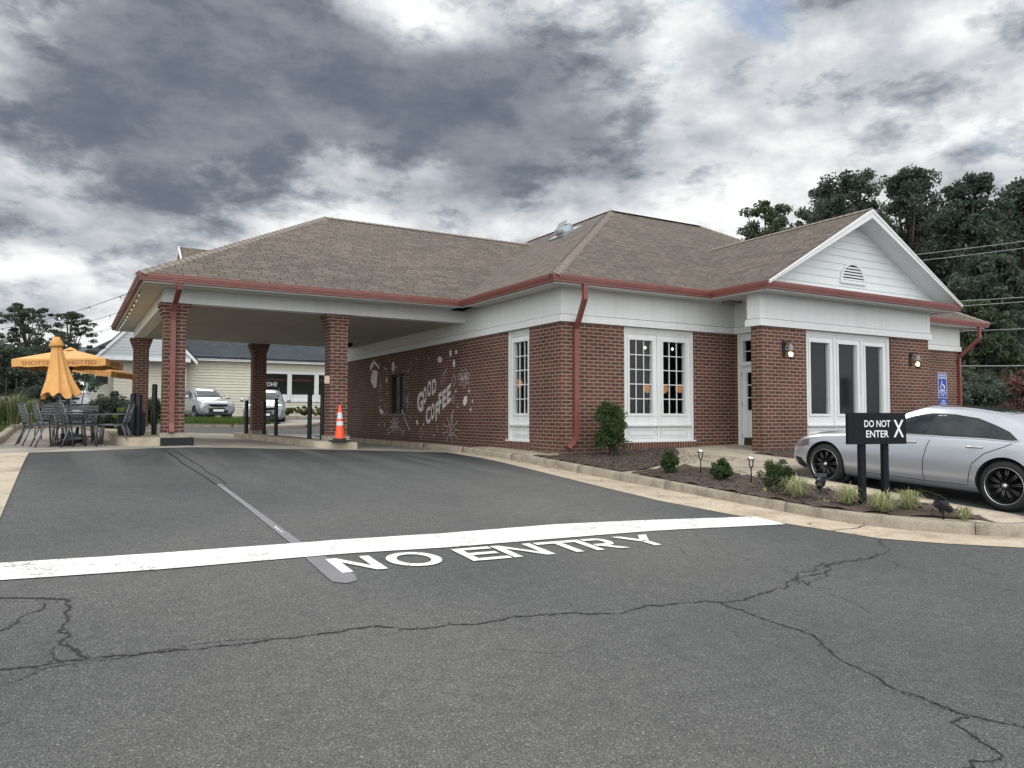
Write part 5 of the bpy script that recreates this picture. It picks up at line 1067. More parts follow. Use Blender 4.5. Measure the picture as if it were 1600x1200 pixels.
# the board faces the drive; it stands on the line that joins the two posts
pxd = Vector((pb.x-pa.x, pb.y-pa.y, 0)); D0 = (pa-CAM).dot(FW)
def at_board(u, v):
    r = ray(u, v); n = Vector((-bdir.y, bdir.x, 0)); t = (pa-CAM).dot(n)/r.dot(n); return CAM+r*t
bdir = Vector((math.cos(math.radians(-14)), math.sin(math.radians(-14)), 0))
bn = Vector((bdir.y, -bdir.x, 0))
q0, q1 = at_board(1321.5, 669), at_board(1412, 669); zt_, zb_ = at_board(1350, 645).z, at_board(1350, 694).z
mb = MB(); Tb = lambda v: Vector((pa.x, pa.y, 0))+bdir*v.x+bn*v.y+Vector((0, 0, v.z)); bx0 = (q0-pa).dot(bdir); bx1 = (q1-pa).dot(bdir)
mb.box(bx0, bx1, -.005, .045, zb_, zt_, T=Tb); board = mb.build('board', 'blacksign', sg, pa)
mb = MB()
for txt, u0, u1, v0, v1 in (('DO NOT', 1346.5, 1387, 656.5, 667.3), ('ENTER', 1349.5, 1384.5, 672.5, 683.4), ('X', 1391.8, 1407.8, 656, 683)):
    a0, a1 = (at_board(u0, v0)-pa).dot(bdir), (at_board(u1, v0)-pa).dot(bdir); z1, z0_ = at_board(u0, v0).z, at_board(u0, v1).z
    put_text(mb, txt, lambda a, b: Tb(Vector((a0+(a1-a0)*a, .047, z0_+(z1-z0_)*b))), .012)
mb.build('lettering', 'signwhite', board, pa)
for u, w_ in ((1350, .085), (1386, .080)):
    x = (at_board(u, 740)-pa).dot(bdir); g = H(*(Tb(Vector((x, 0, 0))).xy)); mb = MB(); mb.box(x-w_/2, x+w_/2, -.075, -.006, g-.3, zb_+.2, T=Tb); mb.build('post', 'blacksign', sg, pa)
hs = onY(1472, 605, -2.9); hp = empty('accessible_parking_sign', (hs.x, -2.9, H(hs.x, -2.9)), 0, 'narrow blue accessible parking sign on a dark post by the right brick corner', 'sign')
o = (hs.x, -2.9, H(hs.x, -2.9)); za, zb2 = onY(1472, 582.5, -2.9).z, onY(1473, 622, -2.9).z; hw_ = (onY(1479, 600, -2.9).x-onY(1465.5, 600, -2.9).x)/2
mb = MB(); mb.tube([(hs.x+.03, -2.87, o[2]-.1), (hs.x+.03, -2.87, za-.1)], .03, 8); mb.build('post', 'black', hp, o)
zc1, zc0 = onY(1473, 623, -2.9).z, onY(1473, 634, -2.9).z
mb = MB(); mb.box(hs.x-hw_, hs.x+hw_, -2.91, -2.905, zb2, za); mb.box(hs.x-hw_+.02, hs.x+hw_+.04, -2.91, -2.905, zc0, zc1); bd = mb.build('board', 'blue', hp, o)
mb = MB(); hh_ = za-zb2
def ht(s_, z0_, z1_, x0=-.8, x1=.8, zz0=zb2, H_=hh_): put_text(mb, s_, lambda a, b: Vector((hs.x+hw_*(x0+(x1-x0)*a), -2.913, zz0+H_*(z0_+(z1_-z0_)*b))), .02)
ht('RESERVED', .86, .93); ht('PARKING', .76, .83); ht('PENALTY', .25, .30); ht('$100-500', .17, .22); ht('FINE', .09, .14, -.4, .4)
for a, b, c, d in ((-1, 1, .985, 1), (-1, 1, 0, .015)): mb.box(hs.x+hw_*a, hs.x+hw_*b, -2.9135, -2.911, zb2+hh_*c, zb2+hh_*d)
mb.box(hs.x-hw_, hs.x-hw_*.95, -2.9135, -2.911, zb2, za); mb.box(hs.x+hw_*.95, hs.x+hw_, -2.9135, -2.911, zb2, za)
cxx, czz = hs.x, zb2+hh_*.52; ring_ = [(cxx+.30*hw_*math.cos(t_)*1.5, czz-.05+.085*math.sin(t_)) for t_ in [math.radians(150+k*20) for k in range(13)]]; ribbon(mb, ring_, .022, lambda a, b: Vector((a, -2.913, b))); ribbon(mb, [(cxx-.03, czz+.10), (cxx-.03, czz), (cxx+.04, czz), (cxx+.075, czz-.07)], .03, lambda a, b: Vector((a, -2.9132, b))); mb.lathe([(.0, 0), (.025, 0)], 10, (cxx-.03, -2.9134, czz+.14)); ht('VAN', .55, .8, -.3, .5, zc0, zc1-zc0); ht('ACCESSIBLE', .2, .42, -.6, .8, zc0, zc1-zc0); mb.build('lettering', 'signwhite', bd, o)
# ------------------------------------------------------------------ cone and bollards
k0 = onY(530, 685, 4.25); ck = empty('traffic_cone', (k0.x, 4.22, G(k0.x, 4.25)+.165), 0, 'orange traffic cone with two pale reflective collars at the brick canopy pillar', 'cone')
mb = MB(); mb.box(-.19, .19, -.19, .19, 0, .045); mb.lathe([(.17, .045), (.15, .09), (.12, .095)], 8, sm=False); part(mb, 'base', 'rubber', ck)
cr = lambda z: .122-(z-.09)/.80*.095
mb = MB(); mb.lathe([(cr(.09), .09), (cr(.86), .86), (.018, .90), (0, .90)], 24); part(mb, 'cone_body', 'cone', ck)
for a, b in ((.40, .50), (.56, .71)): mb = MB(); mb.lathe([(cr(a)+.004, a), (cr(b)+.004, b)], 24); part(mb, 'reflective_collar', 'reflect', ck)
ck.rotation_euler = (0, 0, .25)
def bollard(x, y, h, label, r=.062, sq=False, base=None):
    g = (G(x, y)+.15) if base is None else base; b = empty('bollard', (x, y, g), 0, label, 'bollard', 'black steel bollards under the canopy')
    mb = MB(); mb.lathe([(r, -.05), (r, h-.02), (r*.8, h), (0, h+.005)], 14); part(mb, 'post', 'black', b); mb = MB(); mb.lathe([(r+.05, -.02), (r+.05, .015), (r+.01, .02)], 14); part(mb, 'base_plate', 'black', b); return b
bollard(-3.5, 7.2, 1.27, 'tallest black bollard standing alone left of the pillar with the traffic cone'); bollard(-3.45, 6.15, 1.2, 'black bollard half hidden behind the pillar with the traffic cone')
b1 = bollard(-3.5, 11.1, 1.2, 'right post of the linked pair of black bollards beside the dark rear pillar'); bollard(-3.5, 12.8, 1.2, 'left post of the linked pair of black bollards beside the dark rear pillar'); bollard(-4.0, 13.2, 1.15, 'black bollard touching the left edge of the dark rear pillar')
mb = MB(); mb.tube([(-3.5, 11.1, .62), (-3.5, 12.8, .62)], .03, 8); tag(mb.build('link_rail', 'black'), 'black horizontal rail joining two bollards beside the dark rear pillar', 'rail')
bollard(-7.42, 6.9, 1.27, 'black bollard just behind the pillar that carries the red downspout'); bollard(-7.93, 6.3, 1.02, 'black post left of the dark cabinet by the patio'); bollard(-7.86, 5.6, .98, 'black post standing in front of the dark cabinet by the patio')
c = onY(207, 658, 6.4); cbt = empty('utility_cabinet', (c.x, 6.4, G(c.x, 6.4)+.16), 0, 'squat black cabinet among the posts between patio and canopy pillar', 'cabinet')
mb = MB(); mb.box(-.30, .28, -.02, .34, .06, .50); mb.box(-.27, .25, .01, .31, .0, .06); part(mb, 'body', 'black', cbt); mb = MB(); mb.mesh([(-.31, -.03, .50), (.29, -.03, .50), (.29, .36, .56), (-.31, .36, .56), (-.31, -.03, .53), (.29, -.03, .53), (.29, .36, .59), (-.31, .36, .59)], [(0, 1, 2, 3), (4, 5, 6, 7), (0, 1, 5, 4), (2, 3, 7, 6), (1, 2, 6, 5), (0, 3, 7, 4)]); part(mb, 'lid', 'black', cbt)
# ------------------------------------------------------------------ patio furniture
def mk_chair(label):
    r = empty('patio_chair', (0, 0, 0), 0, label, 'chair', 'slatted metal patio chairs')
    mb = MB()
    for k in range(8): y = -.20+k*.06; mb.box(-.26, .26, y-.02, y+.02, .432+.004*math.cos(k), .447+.004*math.cos(k))
    mb.tube([(-.27, -.22, .43), (-.27, .25, .43), (.27, .25, .43), (.27, -.22, .43), (-.27, -.22, .43)], .014, 6); part(mb, 'seat', 'chair', r)
    mb = MB()
    for k in range(6): z = .52+k*.062; y = -.235-(z-.43)*.26; mb.box(-.25, .25, y-.008, y+.008, z-.02, z+.02)
    for s in (-1, 1): mb.tube([(s*.265, -.22, .42), (s*.265, -.24, .52), (s*.265, -.345, .88)], .014, 6)
    mb.tube([(-.265, -.345, .88), (.265, -.345, .88)], .014, 6); part(mb, 'backrest', 'chair', r)
    for s in (-1, 1):
        mb = MB(); mb.tube([(s*.285, .26, .44), (s*.29, .30, 0)], .015, 6); part(mb, 'leg', 'chair', r); mb = MB(); mb.tube([(s*.27, -.20, .43), (s*.28, -.36, 0)], .015, 6); part(mb, 'leg', 'chair', r)
        mb = MB(); mb.tube([(s*.28, .26, .43), (s*.28, .27, .63), (s*.28, .20, .66), (s*.28, -.29, .67)], .013, 6); mb.box(s*.28-.022, s*.28+.022, -.24, .24, .655, .672); part(mb, 'armrest', 'chair', r)
    return r
CH = [(-9.50, 4.35, -80, 'front chair on the left side of the patio seen side-on, facing the tables'), (-9.78, 5.3, -75, 'second chair back on the left side of the patio beside the kerb'), (-9.85, 6.6, -85, 'third chair back on the left side of the patio by the grass'), (-9.12, 4.2, -70, 'chair in front of the folded umbrella pole with its back to the kerb'),
      (-8.42, 4.65, 80, 'front chair on the right side of the patio with its seat edge catching light'), (-8.30, 5.5, 85, 'second chair on the right side of the patio close to the black posts'), (-8.35, 6.6, 95, 'third chair on the right side of the patio in front of the cabinet'), (-9.0, 7.6, 180, 'chair at the far side of the rear table facing the camera'), (-9.6, 8.2, 170, 'rearmost chair on the patio facing the camera beside the hedge'), (-9.0, 5.9, 10, 'chair between the two patio tables with its back to the camera')]
c0 = mk_chair(CH[0][3])
for i, (x, y, rz, lab) in enumerate(CH):
    c = c0 if i == 0 else copy_tree(c0); c['label'] = lab; c.location = (x, y, G(x, y)+.012); c.rotation_euler = (0, 0, math.radians(rz))
def mk_table(x, y, label, h=.72):
    r = empty('patio_table', (x, y, G(x, y)+.012), .1, label, 'table', 'round metal patio tables'); mb = MB(); mb.lathe([(.0, h), (.53, h), (.545, h-.012), (.53, h-.03), (.50, h-.03)], 32); mb.lathe([(.03, h-.03), (.03, h-.001)], 10); part(mb, 'tabletop', 'chair', r)
    for k in range(4): a = math.pi/4+k*math.pi/2; mb = MB(); mb.tube([(.42*math.cos(a), .42*math.sin(a), h-.03), (.36*math.cos(a), .36*math.sin(a), h*.5), (.40*math.cos(a), .40*math.sin(a), 0)], .016, 6); part(mb, 'leg', 'chair', r)
    mb = MB(); mb.lathe([(.36, .12), (.375, .13), (.36, .14)], 24); part(mb, 'brace_ring', 'chair', r)
mk_table(-9.22, 5.05, 'front round patio table under the folded orange umbrella'); mk_table(-9.0, 6.75, 'rear round patio table under the larger open orange umbrella')
def umb_root(x, y, label, tilt=(0, 0)): 
    r = empty('patio_umbrella', (x, y, G(x, y)+.012), 0, label, 'umbrella', 'orange patio umbrellas'); r.rotation_euler = (tilt[0], tilt[1], 0)
    mb = MB(); mb.lathe([(.0, 0), (.24, 0), (.25, .03), (.22, .06), (.05, .08), (.035, .25), (.0, .25)], 20); part(mb, 'base', 'black', r); return r
# folded one
f0 = onY(113, 660, 5.05); r = umb_root(-9.33, 5.05, 'folded orange umbrella hanging in pleats around its slightly leaning pole', (0, math.radians(-4.5)))
mb = MB(); mb.tube([(0, 0, 0), (0, 0, 2.29)], .02, 8); part(mb, 'pole', 'grey', r)
mb = MB(); n = 64; prof = [(.085, 2.10), (.105, 1.95), (.15, 1.7), (.22, 1.4), (.30, 1.18), (.335, 1.06)]; vs = []
for i, (rr, z) in enumerate(prof):
    for k in range(n):
        a = 2*math.pi*k/n; pl = 1+.16*math.cos(a*8+.3*i)+.07*math.cos(a*13+1+.2*i); vs.append((rr*pl*math.cos(a), rr*pl*math.sin(a)*.8, z+(.05*math.cos(a*8)+.04*math.cos(a*3) if i == len(prof)-1 else 0)))
mb.mesh(vs, [(i*n+k, i*n+(k+1) % n, (i+1)*n+(k+1) % n, (i+1)*n+k) for i in range(len(prof)-1) for k in range(n)], 0, True); part(mb, 'canopy', 'orange', r)
mb = MB(); mb.lathe([(.0, 2.31), (.07, 2.30), (.085, 2.25), (.15, 2.12), (.13, 2.10), (.07, 2.10)], 14); part(mb, 'canopy_cap', 'orange', r)
def open_umb(x, y, half, zap, zrim, label, tilt, rot=.0, val=.17, words=()):
    r = umb_root(x, y, label, tilt); mb = MB(); mb.tube([(0, 0, 0), (0, 0, zap)], .019, 8); part(mb, 'pole', 'grey', r)
    mb = MB(); n = 8; pts = []
    R2 = Matrix.Rotation(rot, 3, 'Z'); cor = [Vector((sx*half, sy*half, 0)) for sx, sy in ((-1, -1), (0, -1.0), (1, -1), (1.0, 0), (1, 1), (0, 1.0), (-1, 1), (-1.0, 0))]; cor = [R2 @ c for c in cor]
    def sf(k, t): c = cor[k % 8]; return Vector((c.x*t, c.y*t, zap-(zap-zrim)*(t**1.12)-.03*math.sin(math.pi*t)*(k % 2)))
    T_ = [0.06, .28, .5, .75, 1.0]; vs = [sf(k, t) for t in T_ for k in range(8)]
    mb.mesh(vs, [(i*8+k, i*8+(k+1) % 8, (i+1)*8+(k+1) % 8, (i+1)*8+k) for i in range(4) for k in range(8)], 0); can = part(mb, 'canopy', 'orange', r)
    mb = MB(); m_ = 6
    rim = [sf(k, 1.0) for k in range(8)]; vs = []; 
    for k in range(8):
        for j in range(m_): p = rim[k].lerp(rim[(k+1) % 8], j/m_); vs += [p, p+Vector((0, 0, -val+.012*math.sin(j*2.1+k)))]
    q = len(vs)//2; mb.mesh(vs, [(2*i, 2*i+1, (2*i+3) % (2*q), (2*i+2) % (2*q)) for i in range(q)]); va = part(mb, 'valance', 'orange', can)
    mb = MB(); mb.lathe([(0, zap+.07), (.02, zap+.05), (.12*half, zap+.01), (.16*half, zap-.02)], 12); part(mb, 'vent_cap', 'orange', can)
    for k in range(8): mb = MB(); a, b = sf(k, .08)-Vector((0, 0, .02)), sf(k, .98)-Vector((0, 0, .02)); mb.tube([a, b], .009, 5); part(mb, 'rib', 'grey', r)
    mb = MB(); mb.lathe([(.04, zrim-.08), (.045, zrim-.14), (.03, zrim-.2)], 10); 
    for k in range(8): mb.tube([(0, 0, zrim-.1), sf(k, .5)-Vector((0, 0, .03))], .006, 4)
    part(mb, 'runner', 'black', r)
    mb = MB()
    for (k, f0_, f1_, wtxt) in words:
        a, b = rim[k], rim[(k+2) % 8]; d = (b-a); nrm = Vector((d.y, -d.x, 0)).normalized()
        put_text(mb, wtxt, lambda s_, t_: a+d*(f0_+(f1_-f0_)*s_)+nrm*.006+Vector((0, 0, -val*(.78-.55*t_))), .02)
    if words: part(mb, 'lettering', pmat('dark_print', (.33, .15, .07), .8), va)
    return r
open_umb(-9.16, 6.85, .93, 2.17, 1.90, 'larger open square orange umbrella behind the folded one', (0, math.radians(-2)), math.radians(-14), .17, ((0, .10, .46, 'SHOTTED'), (0, .56, .90, 'SHOTTED'), (2, .25, .75, 'SHOTTED'), (6, .25, .75, 'SHOTTED')))
open_umb(-9.05, 9.6, .95, 2.0, 1.84, 'smaller open orange umbrella tilted down to the right near the brick pillar', (math.radians(3), math.radians(7)), math.radians(-22), .15, ((0, .35, .8, 'SHOTTED'), (2, .2, .8, 'SHOTTED')))
# string lights
def strand(a, b, sag, n, label):
    a, b = Vector(a), Vector(b); pt = lambda t: a.lerp(b, t)-Vector((0, 0, sag*4*t*(1-t))); root = empty('string_lights', a, 0, label, 'string lights', 'string lights over the patio')
    mb = MB(); mb.tube([pt(k/24)-a for k in range(25)], .006, 4, cap=False); part(mb, 'cable', 'black', root)
    for k in range(n):
        p = pt((k+.5)/n)-a; mb = MB(); mb.tube([p, p-Vector((0, 0, .05))], .012, 6, mi=1); mb.lathe([(.010, -.04), (.020, -.06), (.022, -.08), (.012, -.095), (0, -.10)], 8, p); mb.build('bulb', ['strbulb', 'black'], root)
strand((-8.0, 5.2, 3.6), (-14.5, 12.5, 3.0), .5, 11, 'string of clear bulbs from the canopy corner to the left trees'); strand((-8.0, 9.0, 3.6), (-15.5, 14, 2.9), .55, 11, 'middle string of clear bulbs from the canopy eave to the left trees'); strand((-8.0, 13.6, 3.6), (-15.0, 17.5, 3.3), .45, 9, 'rear string of clear bulbs from the far canopy eave to the left trees')
strand((-7.92, 5.0, 3.60), (-7.92, 14.2, 3.60), .08, 12, 'string of clear bulbs hung along the canopy soffit edge')
# ------------------------------------------------------------------ plants
def bush(name, label, c, rx, ry, rz, nclump, nper, leaf, mat='lfbush', group=None, cat='shrub', trunk=0, hw=None):
    r = empty(name, c, 0, label, cat, group); cen = []; rad = []
    for i in range(nclump):
        d = Vector((random.gauss(0, 1), random.gauss(0, 1), random.gauss(0, 1))).normalized()*(random.random()**.4)*random.choice((.9, .95, 1.0, 1.0, 1.22))
        x, y, z = d.x*rx*.8, d.y*ry*.8, rz+d.z*rz*.84; cen.append((x, y, max(z, .06))); q = random.uniform(.22, .36)*min(rx, rz); rad.append((q, q, q*.9))
    leafmesh('foliage', cen, rad, nper, leaf, mat, r); mb = MB()
    for i in range(7): a = random.random()*6.28; mb.tube([(0, 0, -.05), (.15*rx*math.cos(a), .15*ry*math.sin(a), rz*.6), (.55*rx*math.cos(a), .55*ry*math.sin(a), rz*1.3)], [.014, .010, .005], 5)
    part(mb, 'stems', 'bark', r); return r
def from_px(u0, u1, v0, v1, dz=.15): 
    b = gp((u0+u1)/2, v1, dz); D = (b-CAM).dot(FW); return b, (u1-u0)/2*D/FPX, (v1-v0)/2*D/FPX
b, rx, rz = from_px(924, 985, 624, 708); q_ = onY(953, 700, -.6); b = Vector((q_.x, -.6, H(q_.x, -.6))); bush('tall_shrub', 'tall upright dark green shrub against the brick between downspout and window', b, rx*1.0, .42, rz*1.02, 85, 150, .024, 'lfbush', cat='shrub')
for (u0, u1, v0, v1, lab) in ((1030, 1065, 704, 740, 'small rounded shrub nearest the building in the mulch bed'), (1107, 1147, 717, 751, 'middle rounded shrub between the two path lights'), (1187, 1243, 716, 768, 'largest rounded shrub beside the variegated grass clump')):
    b, rx, rz = from_px(u0, u1, v0, v1); bush('round_shrub', lab, b, rx, rx, rz, 55, 130, .017, 'lfbush', 'clipped shrubs in the mulch bed')
def tuft(label, u0, u1, v0, v1, n):
    b, rx, rz = from_px(u0, u1, v0, v1); mb = MB()
    for i in range(n):
        a = random.random()*6.28; l = rz*2*random.uniform(.35, 1.25); o = random.uniform(0, .25)*rx; reach = rx*random.uniform(.2, 1.6); w = .0042
        p0 = Vector((o*math.cos(a), o*math.sin(a), 0)); p1 = Vector(((o+reach*.45)*math.cos(a), (o+reach*.45)*math.sin(a), l*.75)); p2 = Vector(((o+reach)*math.cos(a), (o+reach)*math.sin(a), l*random.uniform(.15, .95))); s = Vector((-math.sin(a), math.cos(a), 0))*w
        mb.mesh([p0-s, p0+s, p1+s, p1-s, p2], [(0, 1, 2, 3), (3, 2, 4)], 0)
    o = mb.build('variegated_grass', 'blade', recalc=False); o.location = b; tag(o, label, 'plant', 'variegated grass clumps in the bed')
tuft('variegated grass clump between the largest shrub and the left spotlight', 1217, 1272, 742, 778, 300); tuft('variegated grass clump just left of the sign posts', 1304, 1347, 757, 789, 260); tuft('wide variegated grass clump right of the front sign post', 1356, 1404, 764, 800, 280); tuft('variegated grass clump behind the right sign post', 1396, 1446, 762, 797, 240); tuft('small sparse grass clump beside the right spotlight', 1494, 1522, 789, 813, 90)
for i, (u, v) in enumerate(((1290, 787), (1195, 770), (1470, 800))):
    tuft(['thin grass sprouts near the kerb below the left spotlight', 'thin grass sprouts under the largest shrub by the kerb', 'thin grass sprouts in front of the right spotlight'][i], u-8, u+8, v-9, v, 22)
def path_light(u, v0, v1, label):
    b = gp(u, v1, .15); D = (b-CAM).dot(FW); h = (v1-v0)*D/FPX; r = empty('path_light', b, 0, label, 'path light', 'short black path lights'); mb = MB(); mb.tube([(0, 0, -.05), (0, 0, h*.55)], .011, 6); mb.tube([(0, 0, h*.55), (-.04, 0, h*.66), (-.045, 0, h*.88)], .010, 6); mb.tube([(0, 0, h*.55), (.04, 0, h*.66), (.045, 0, h*.88)], .010, 6); part(mb, 'stake', 'black', r)
    mb = MB(); mb.lathe([(.0, h), (.03, h), (.058, h*.93), (.058, h*.88), (.0, h*.86)], 14); part(mb, 'lamp_head', 'chrome', r)
path_light(1095, 702, 741, 'black forked path light between the two smaller shrubs'); path_light(1174, 713, 756, 'black forked path light left of the largest shrub')
def spot(u, v, s, label, rz):
    b = gp(u, v, .15); r = empty('landscape_spotlight', b, rz, label, 'spotlight', 'black ground spotlights'); mb = MB(); mb.tube([(0, 0, -.08), (0, 0, .12*s), (.0, .03*s, .17*s)], .014*s, 6); mb.box(-.02*s, .02*s, .0, .05*s, .09*s, .15*s); part(mb, 'stake', 'black', r)
    mb = MB(); Tt = lambda v_: Vector((v_.x, v_.y*math.cos(.6)-v_.z*math.sin(.6), v_.y*math.sin(.6)+v_.z*math.cos(.6)+.20*s)); 
    i0 = len(mb.v); mb.lathe([(.0, -.14*s), (.045*s, -.135*s), (.055*s, -.06*s), (.085*s, -.03*s), (.088*s, .10*s), (.075*s, .10*s), (.0, .085*s)], 12, axis='z', sm=False); mb.v[i0:] = [tuple(Tt(Vector((q[0], q[2], -q[1])))) for q in mb.v[i0:]]; mb.box(-.095*s, .095*s, .05*s, .16*s, .065*s, .085*s, T=Tt); part(mb, 'lamp_head', 'black', r)
spot(1282, 772, .85, 'black ground spotlight left of the sign', -1.1); spot(1474, 811, .85, 'black ground spotlight right of the sign aimed at the board', 1.0)
# trees --------------------------------------------------------------
def tree(name, label, base, h, r, mat, nclump=90, nper=190, leaf=.16, crown0=.25, clump=.16, group=None, ry=None, squash=1.0, cat='tree', dens=1.0):
    b = Vector(base); root = empty(name, b, 0, label, cat, group); ry = ry or r; mb = MB(); tr = max(.06, h*.022)
    mb.tube([(0, 0, -.3), (.1, 0, h*.3), (.0, .1, h*.6), (.1, 0, h*.88)], [tr, tr*.75, tr*.5, tr*.15], 8); cen = []; rad = []
    for i in range(nclump):
        zf = random.random(); z = h*(crown0+(1-crown0)*zf); prof = math.sin(math.pi*min(1, max(0, .12+.83*zf**.85)))**.6
        a = random.random()*6.283; q = random.random()**.5*(.85+.25*math.sin(a*3+i % 5)); x, y = r*prof*q*math.cos(a), ry*prof*q*math.sin(a); c = clump*h*random.uniform(.5, 1.15)*(1-.35*zf); cen.append((x, y, min(z, h-c*.5))); rad.append((c, c, c*.72*squash))
        if i % 4 == 0: mb.tube([(0, 0, z*.62), (x*.5, y*.5, z*.8), (x*.95, y*.95, z)], [tr*.38, tr*.24, tr*.08], 5)
    leafmesh('crown', cen, rad, nper, leaf, mat, root); part(mb, 'trunk', 'bark', root); return root
def treeat(u, vt, D, width_px, vb, **k):
    p = CAM+ray(u, vb)*D; g = G(p.x, p.y); top = (CAM+ray(u, vt)*D).z; return Vector((p.x, p.y, g)), top-g, width_px*D/FPX/2
GR = 'trees behind the shop on the right'
TR = [(1300, 288, 56, 90, 'lfdark', 'dark tree just left of the portico gable peak', 80, .16), (1200, 316, 62, 150, 'lfmid', 'lighter open-crowned tree peeking over the middle of the roof', 80, .20), (1335, 268, 50, 150, 'lfdark', 'tall dark tree rising directly behind the portico gable', 120, .17), (1425, 262, 54, 150, 'lfdark', 'tallest dark tree right of the gable peak', 130, .17), (1520, 272, 48, 150, 'lfdark', 'tall dark tree above the blue parking sign', 120, .17), (1610, 280, 50, 150, 'lfdark', 'tall dark tree at the right edge of the view', 120, .17), (1480, 330, 60, 190, 'lfdark', 'broad dark tree filling the gap behind the tall row', 120, .18),
      (1560, 400, 38, 190, 'lfdark', 'dark lower tree beyond the right corner downspout', 100, .15), (1530, 470, 33, 120, 'lfmid', 'mid green low tree next to the right brick corner', 80, .13), (1640, 430, 40, 150, 'lfdark', 'dark low tree cut off by the right edge', 70, .15), (1270, 325, 66, 90, 'lfdark', 'small dark treetop left of the portico ridge', 50, .2)]
for u, vt, D, wp, m_, lab, nc, lf in TR:
    b, h, r = treeat(u, vt, D, wp, 650); tree('tree', lab, b, h, r*1.1, m_, int(nc*2.2), 125, lf*.82, .10, .062 if h > 12 else .09, GR)
b, h, r = treeat(1598, 580, 24, 52, 650); tree('crape_myrtle', 'reddish flowering shrub at the far right behind the silver sedan', b, h, r, 'lfred', 45, 150, .06, .1, .2, cat='shrub')
b = CAM+ray(1560, 650)*30; bush('hedge', 'dark hedge behind the silver sedan roof at the right', (b.x, b.y, G(b.x, b.y)), 5.5, 1.5, 1.3, 120, 150, .08, 'lfdark', cat='hedge')
# left trees
GL = 'trees left of the patio'
for u, vt, D, wp, m_, lab, nc, sq in [(40, 474, 34, 130, 'lfleft', 'feathery open-crowned tree behind the umbrellas at the left edge', 95, .55), (105, 486, 37, 110, 'lfleft', 'feathery layered tree left of the cream gable', 80, .45), (-50, 470, 32, 150, 'lfleft', 'feathery tree mostly cut off by the left edge', 70, .6), (20, 540, 28, 140, 'lfdark', 'dense dark small tree under the feathery trees', 90, .9), (45, 560, 36, 100, 'lfdark', 'dense dark small tree behind the large umbrella', 80, .9)]:
    b, h, r = treeat(u, vt, D, wp, 650); tree('tree', lab, b, h, r, m_, nc*2, 85 if sq < .7 else 120, .06, .18 if sq < .7 else .05, .075 if sq < .7 else .12, GL, squash=max(sq, .6))
for u, v, D, wr, hr, lab in ((176, 655, 27, .95, .62, 'rounded dark green hedge bush left of the rear left pillar'), (228, 655, 27.5, .95, .62, 'rounded dark green hedge bush between the two left pillars'), (62, 660, 26, 1.1, .65, 'rounded dark bush behind the left patio chairs'), (168, 655, 27, .5, .45, 'low dark bush between the white car and the rounded hedge')):
    b = CAM+ray(u, v)*D; bush('hedge_bush', lab, (b.x, b.y, G(b.x, b.y)+.15), wr, .8, hr, 60, 150, .045, 'lfdark' if u != 228 else 'lfbush', 'hedge bushes behind the patio', 'shrub')
b = CAM+ray(193, 655)*25.5; bush('yellow_shrub', 'bright yellow-green shrub just left of the black posts', (b.x, b.y, G(b.x, b.y)+.1), .35, .3, .42, 30, 110, .04, 'lime', cat='shrub')
# ornamental grasses and fence posts on the verge
for i, (u, v, D, w_, h_) in enumerate(((-6, 668, 21, .6, .95), (22, 665, 22, .7, .95), (48, 660, 24, .7, .8), (-30, 675, 19, .6, .9))):
    b = CAM+ray(u, v)*D; b.z = G(b.x, b.y)+.2; mb = MB()
    for k in range(420):
        a = random.random()*6.28; l = h_*random.uniform(.5, 1.1); re = w_*random.uniform(.1, .9); s = Vector((-math.sin(a), math.cos(a), 0))*.007; p0 = Vector((.12*math.cos(a), .12*math.sin(a), 0)); p1 = Vector((re*.5*math.cos(a), re*.5*math.sin(a), l*.8)); p2 = Vector((re*math.cos(a), re*math.sin(a), l*random.uniform(.6, 1.0)))
        mb.mesh([p0-s, p0+s, p1+s, p1-s, p2], [(0, 1, 2, 3), (3, 2, 4)], 0 if k % 3 else 1)
    o = mb.build('ornamental_grass', ['grass', 'plume'], recalc=False); o.location = b; tag(o, ['plumed ornamental grass at the left edge by the first fence post', 'plumed ornamental grass between the two fence posts', 'plumed ornamental grass right of the fence posts near the kerb', 'plumed ornamental grass cut off by the left edge'][i], 'plant', 'ornamental grasses on the verge')
for i, (u, v, D) in enumerate(((8, 660, 21.5), (24, 655, 22.5))):
    b = CAM+ray(u, v)*D; b.z = G(b.x, b.y)+.15; mb = MB(); mb.tube([(0, 0, -.1), (0, 0, 1.35)], .018, 6); mb.lathe([(.022, 1.35), (.0, 1.39)], 6); o = mb.build('fence_post', 'black'); o.location = b; tag(o, ['thin black garden post nearest the left edge', 'thin black garden post second from the left edge'][i], 'post', 'thin black posts on the verge')
# short grass on the verge and the median
def grassfield(name, label, fn, n, fz, h):
    mb = MB()
    for i in range(n):
        x, y = fn(); z = fz(x, y); a = random.random()*6.28; s = Vector((math.cos(a), math.sin(a), 0))*.008; hh_ = h*random.uniform(.5, 1.2); t = Vector((random.uniform(-1, 1), random.uniform(-1, 1), 0))*.4*hh_
        p = Vector((x, y, z)); mb.mesh([p-s, p+s, p+t+Vector((0, 0, hh_))], [(0, 1, 2)])
    tag(mb.build(name, 'grass', recalc=False), label, 'grass', kind='stuff')
grassfield('grass', 'short green grass on the verge left of the patio kerb', lambda: (-10.7-random.random()**1.5*4, random.uniform(0, 16)), 15000, lambda x, y: G(x, y)+.15+.25*ss(-11, -16, x), .09)
grassfield('grass', 'bright green grass on the raised strip beyond the canopy', lambda: (random.uniform(-8, -1.5), random.uniform(20.5, 22.6)), 14000, lambda x, y: G(x, y)+.15, .20)
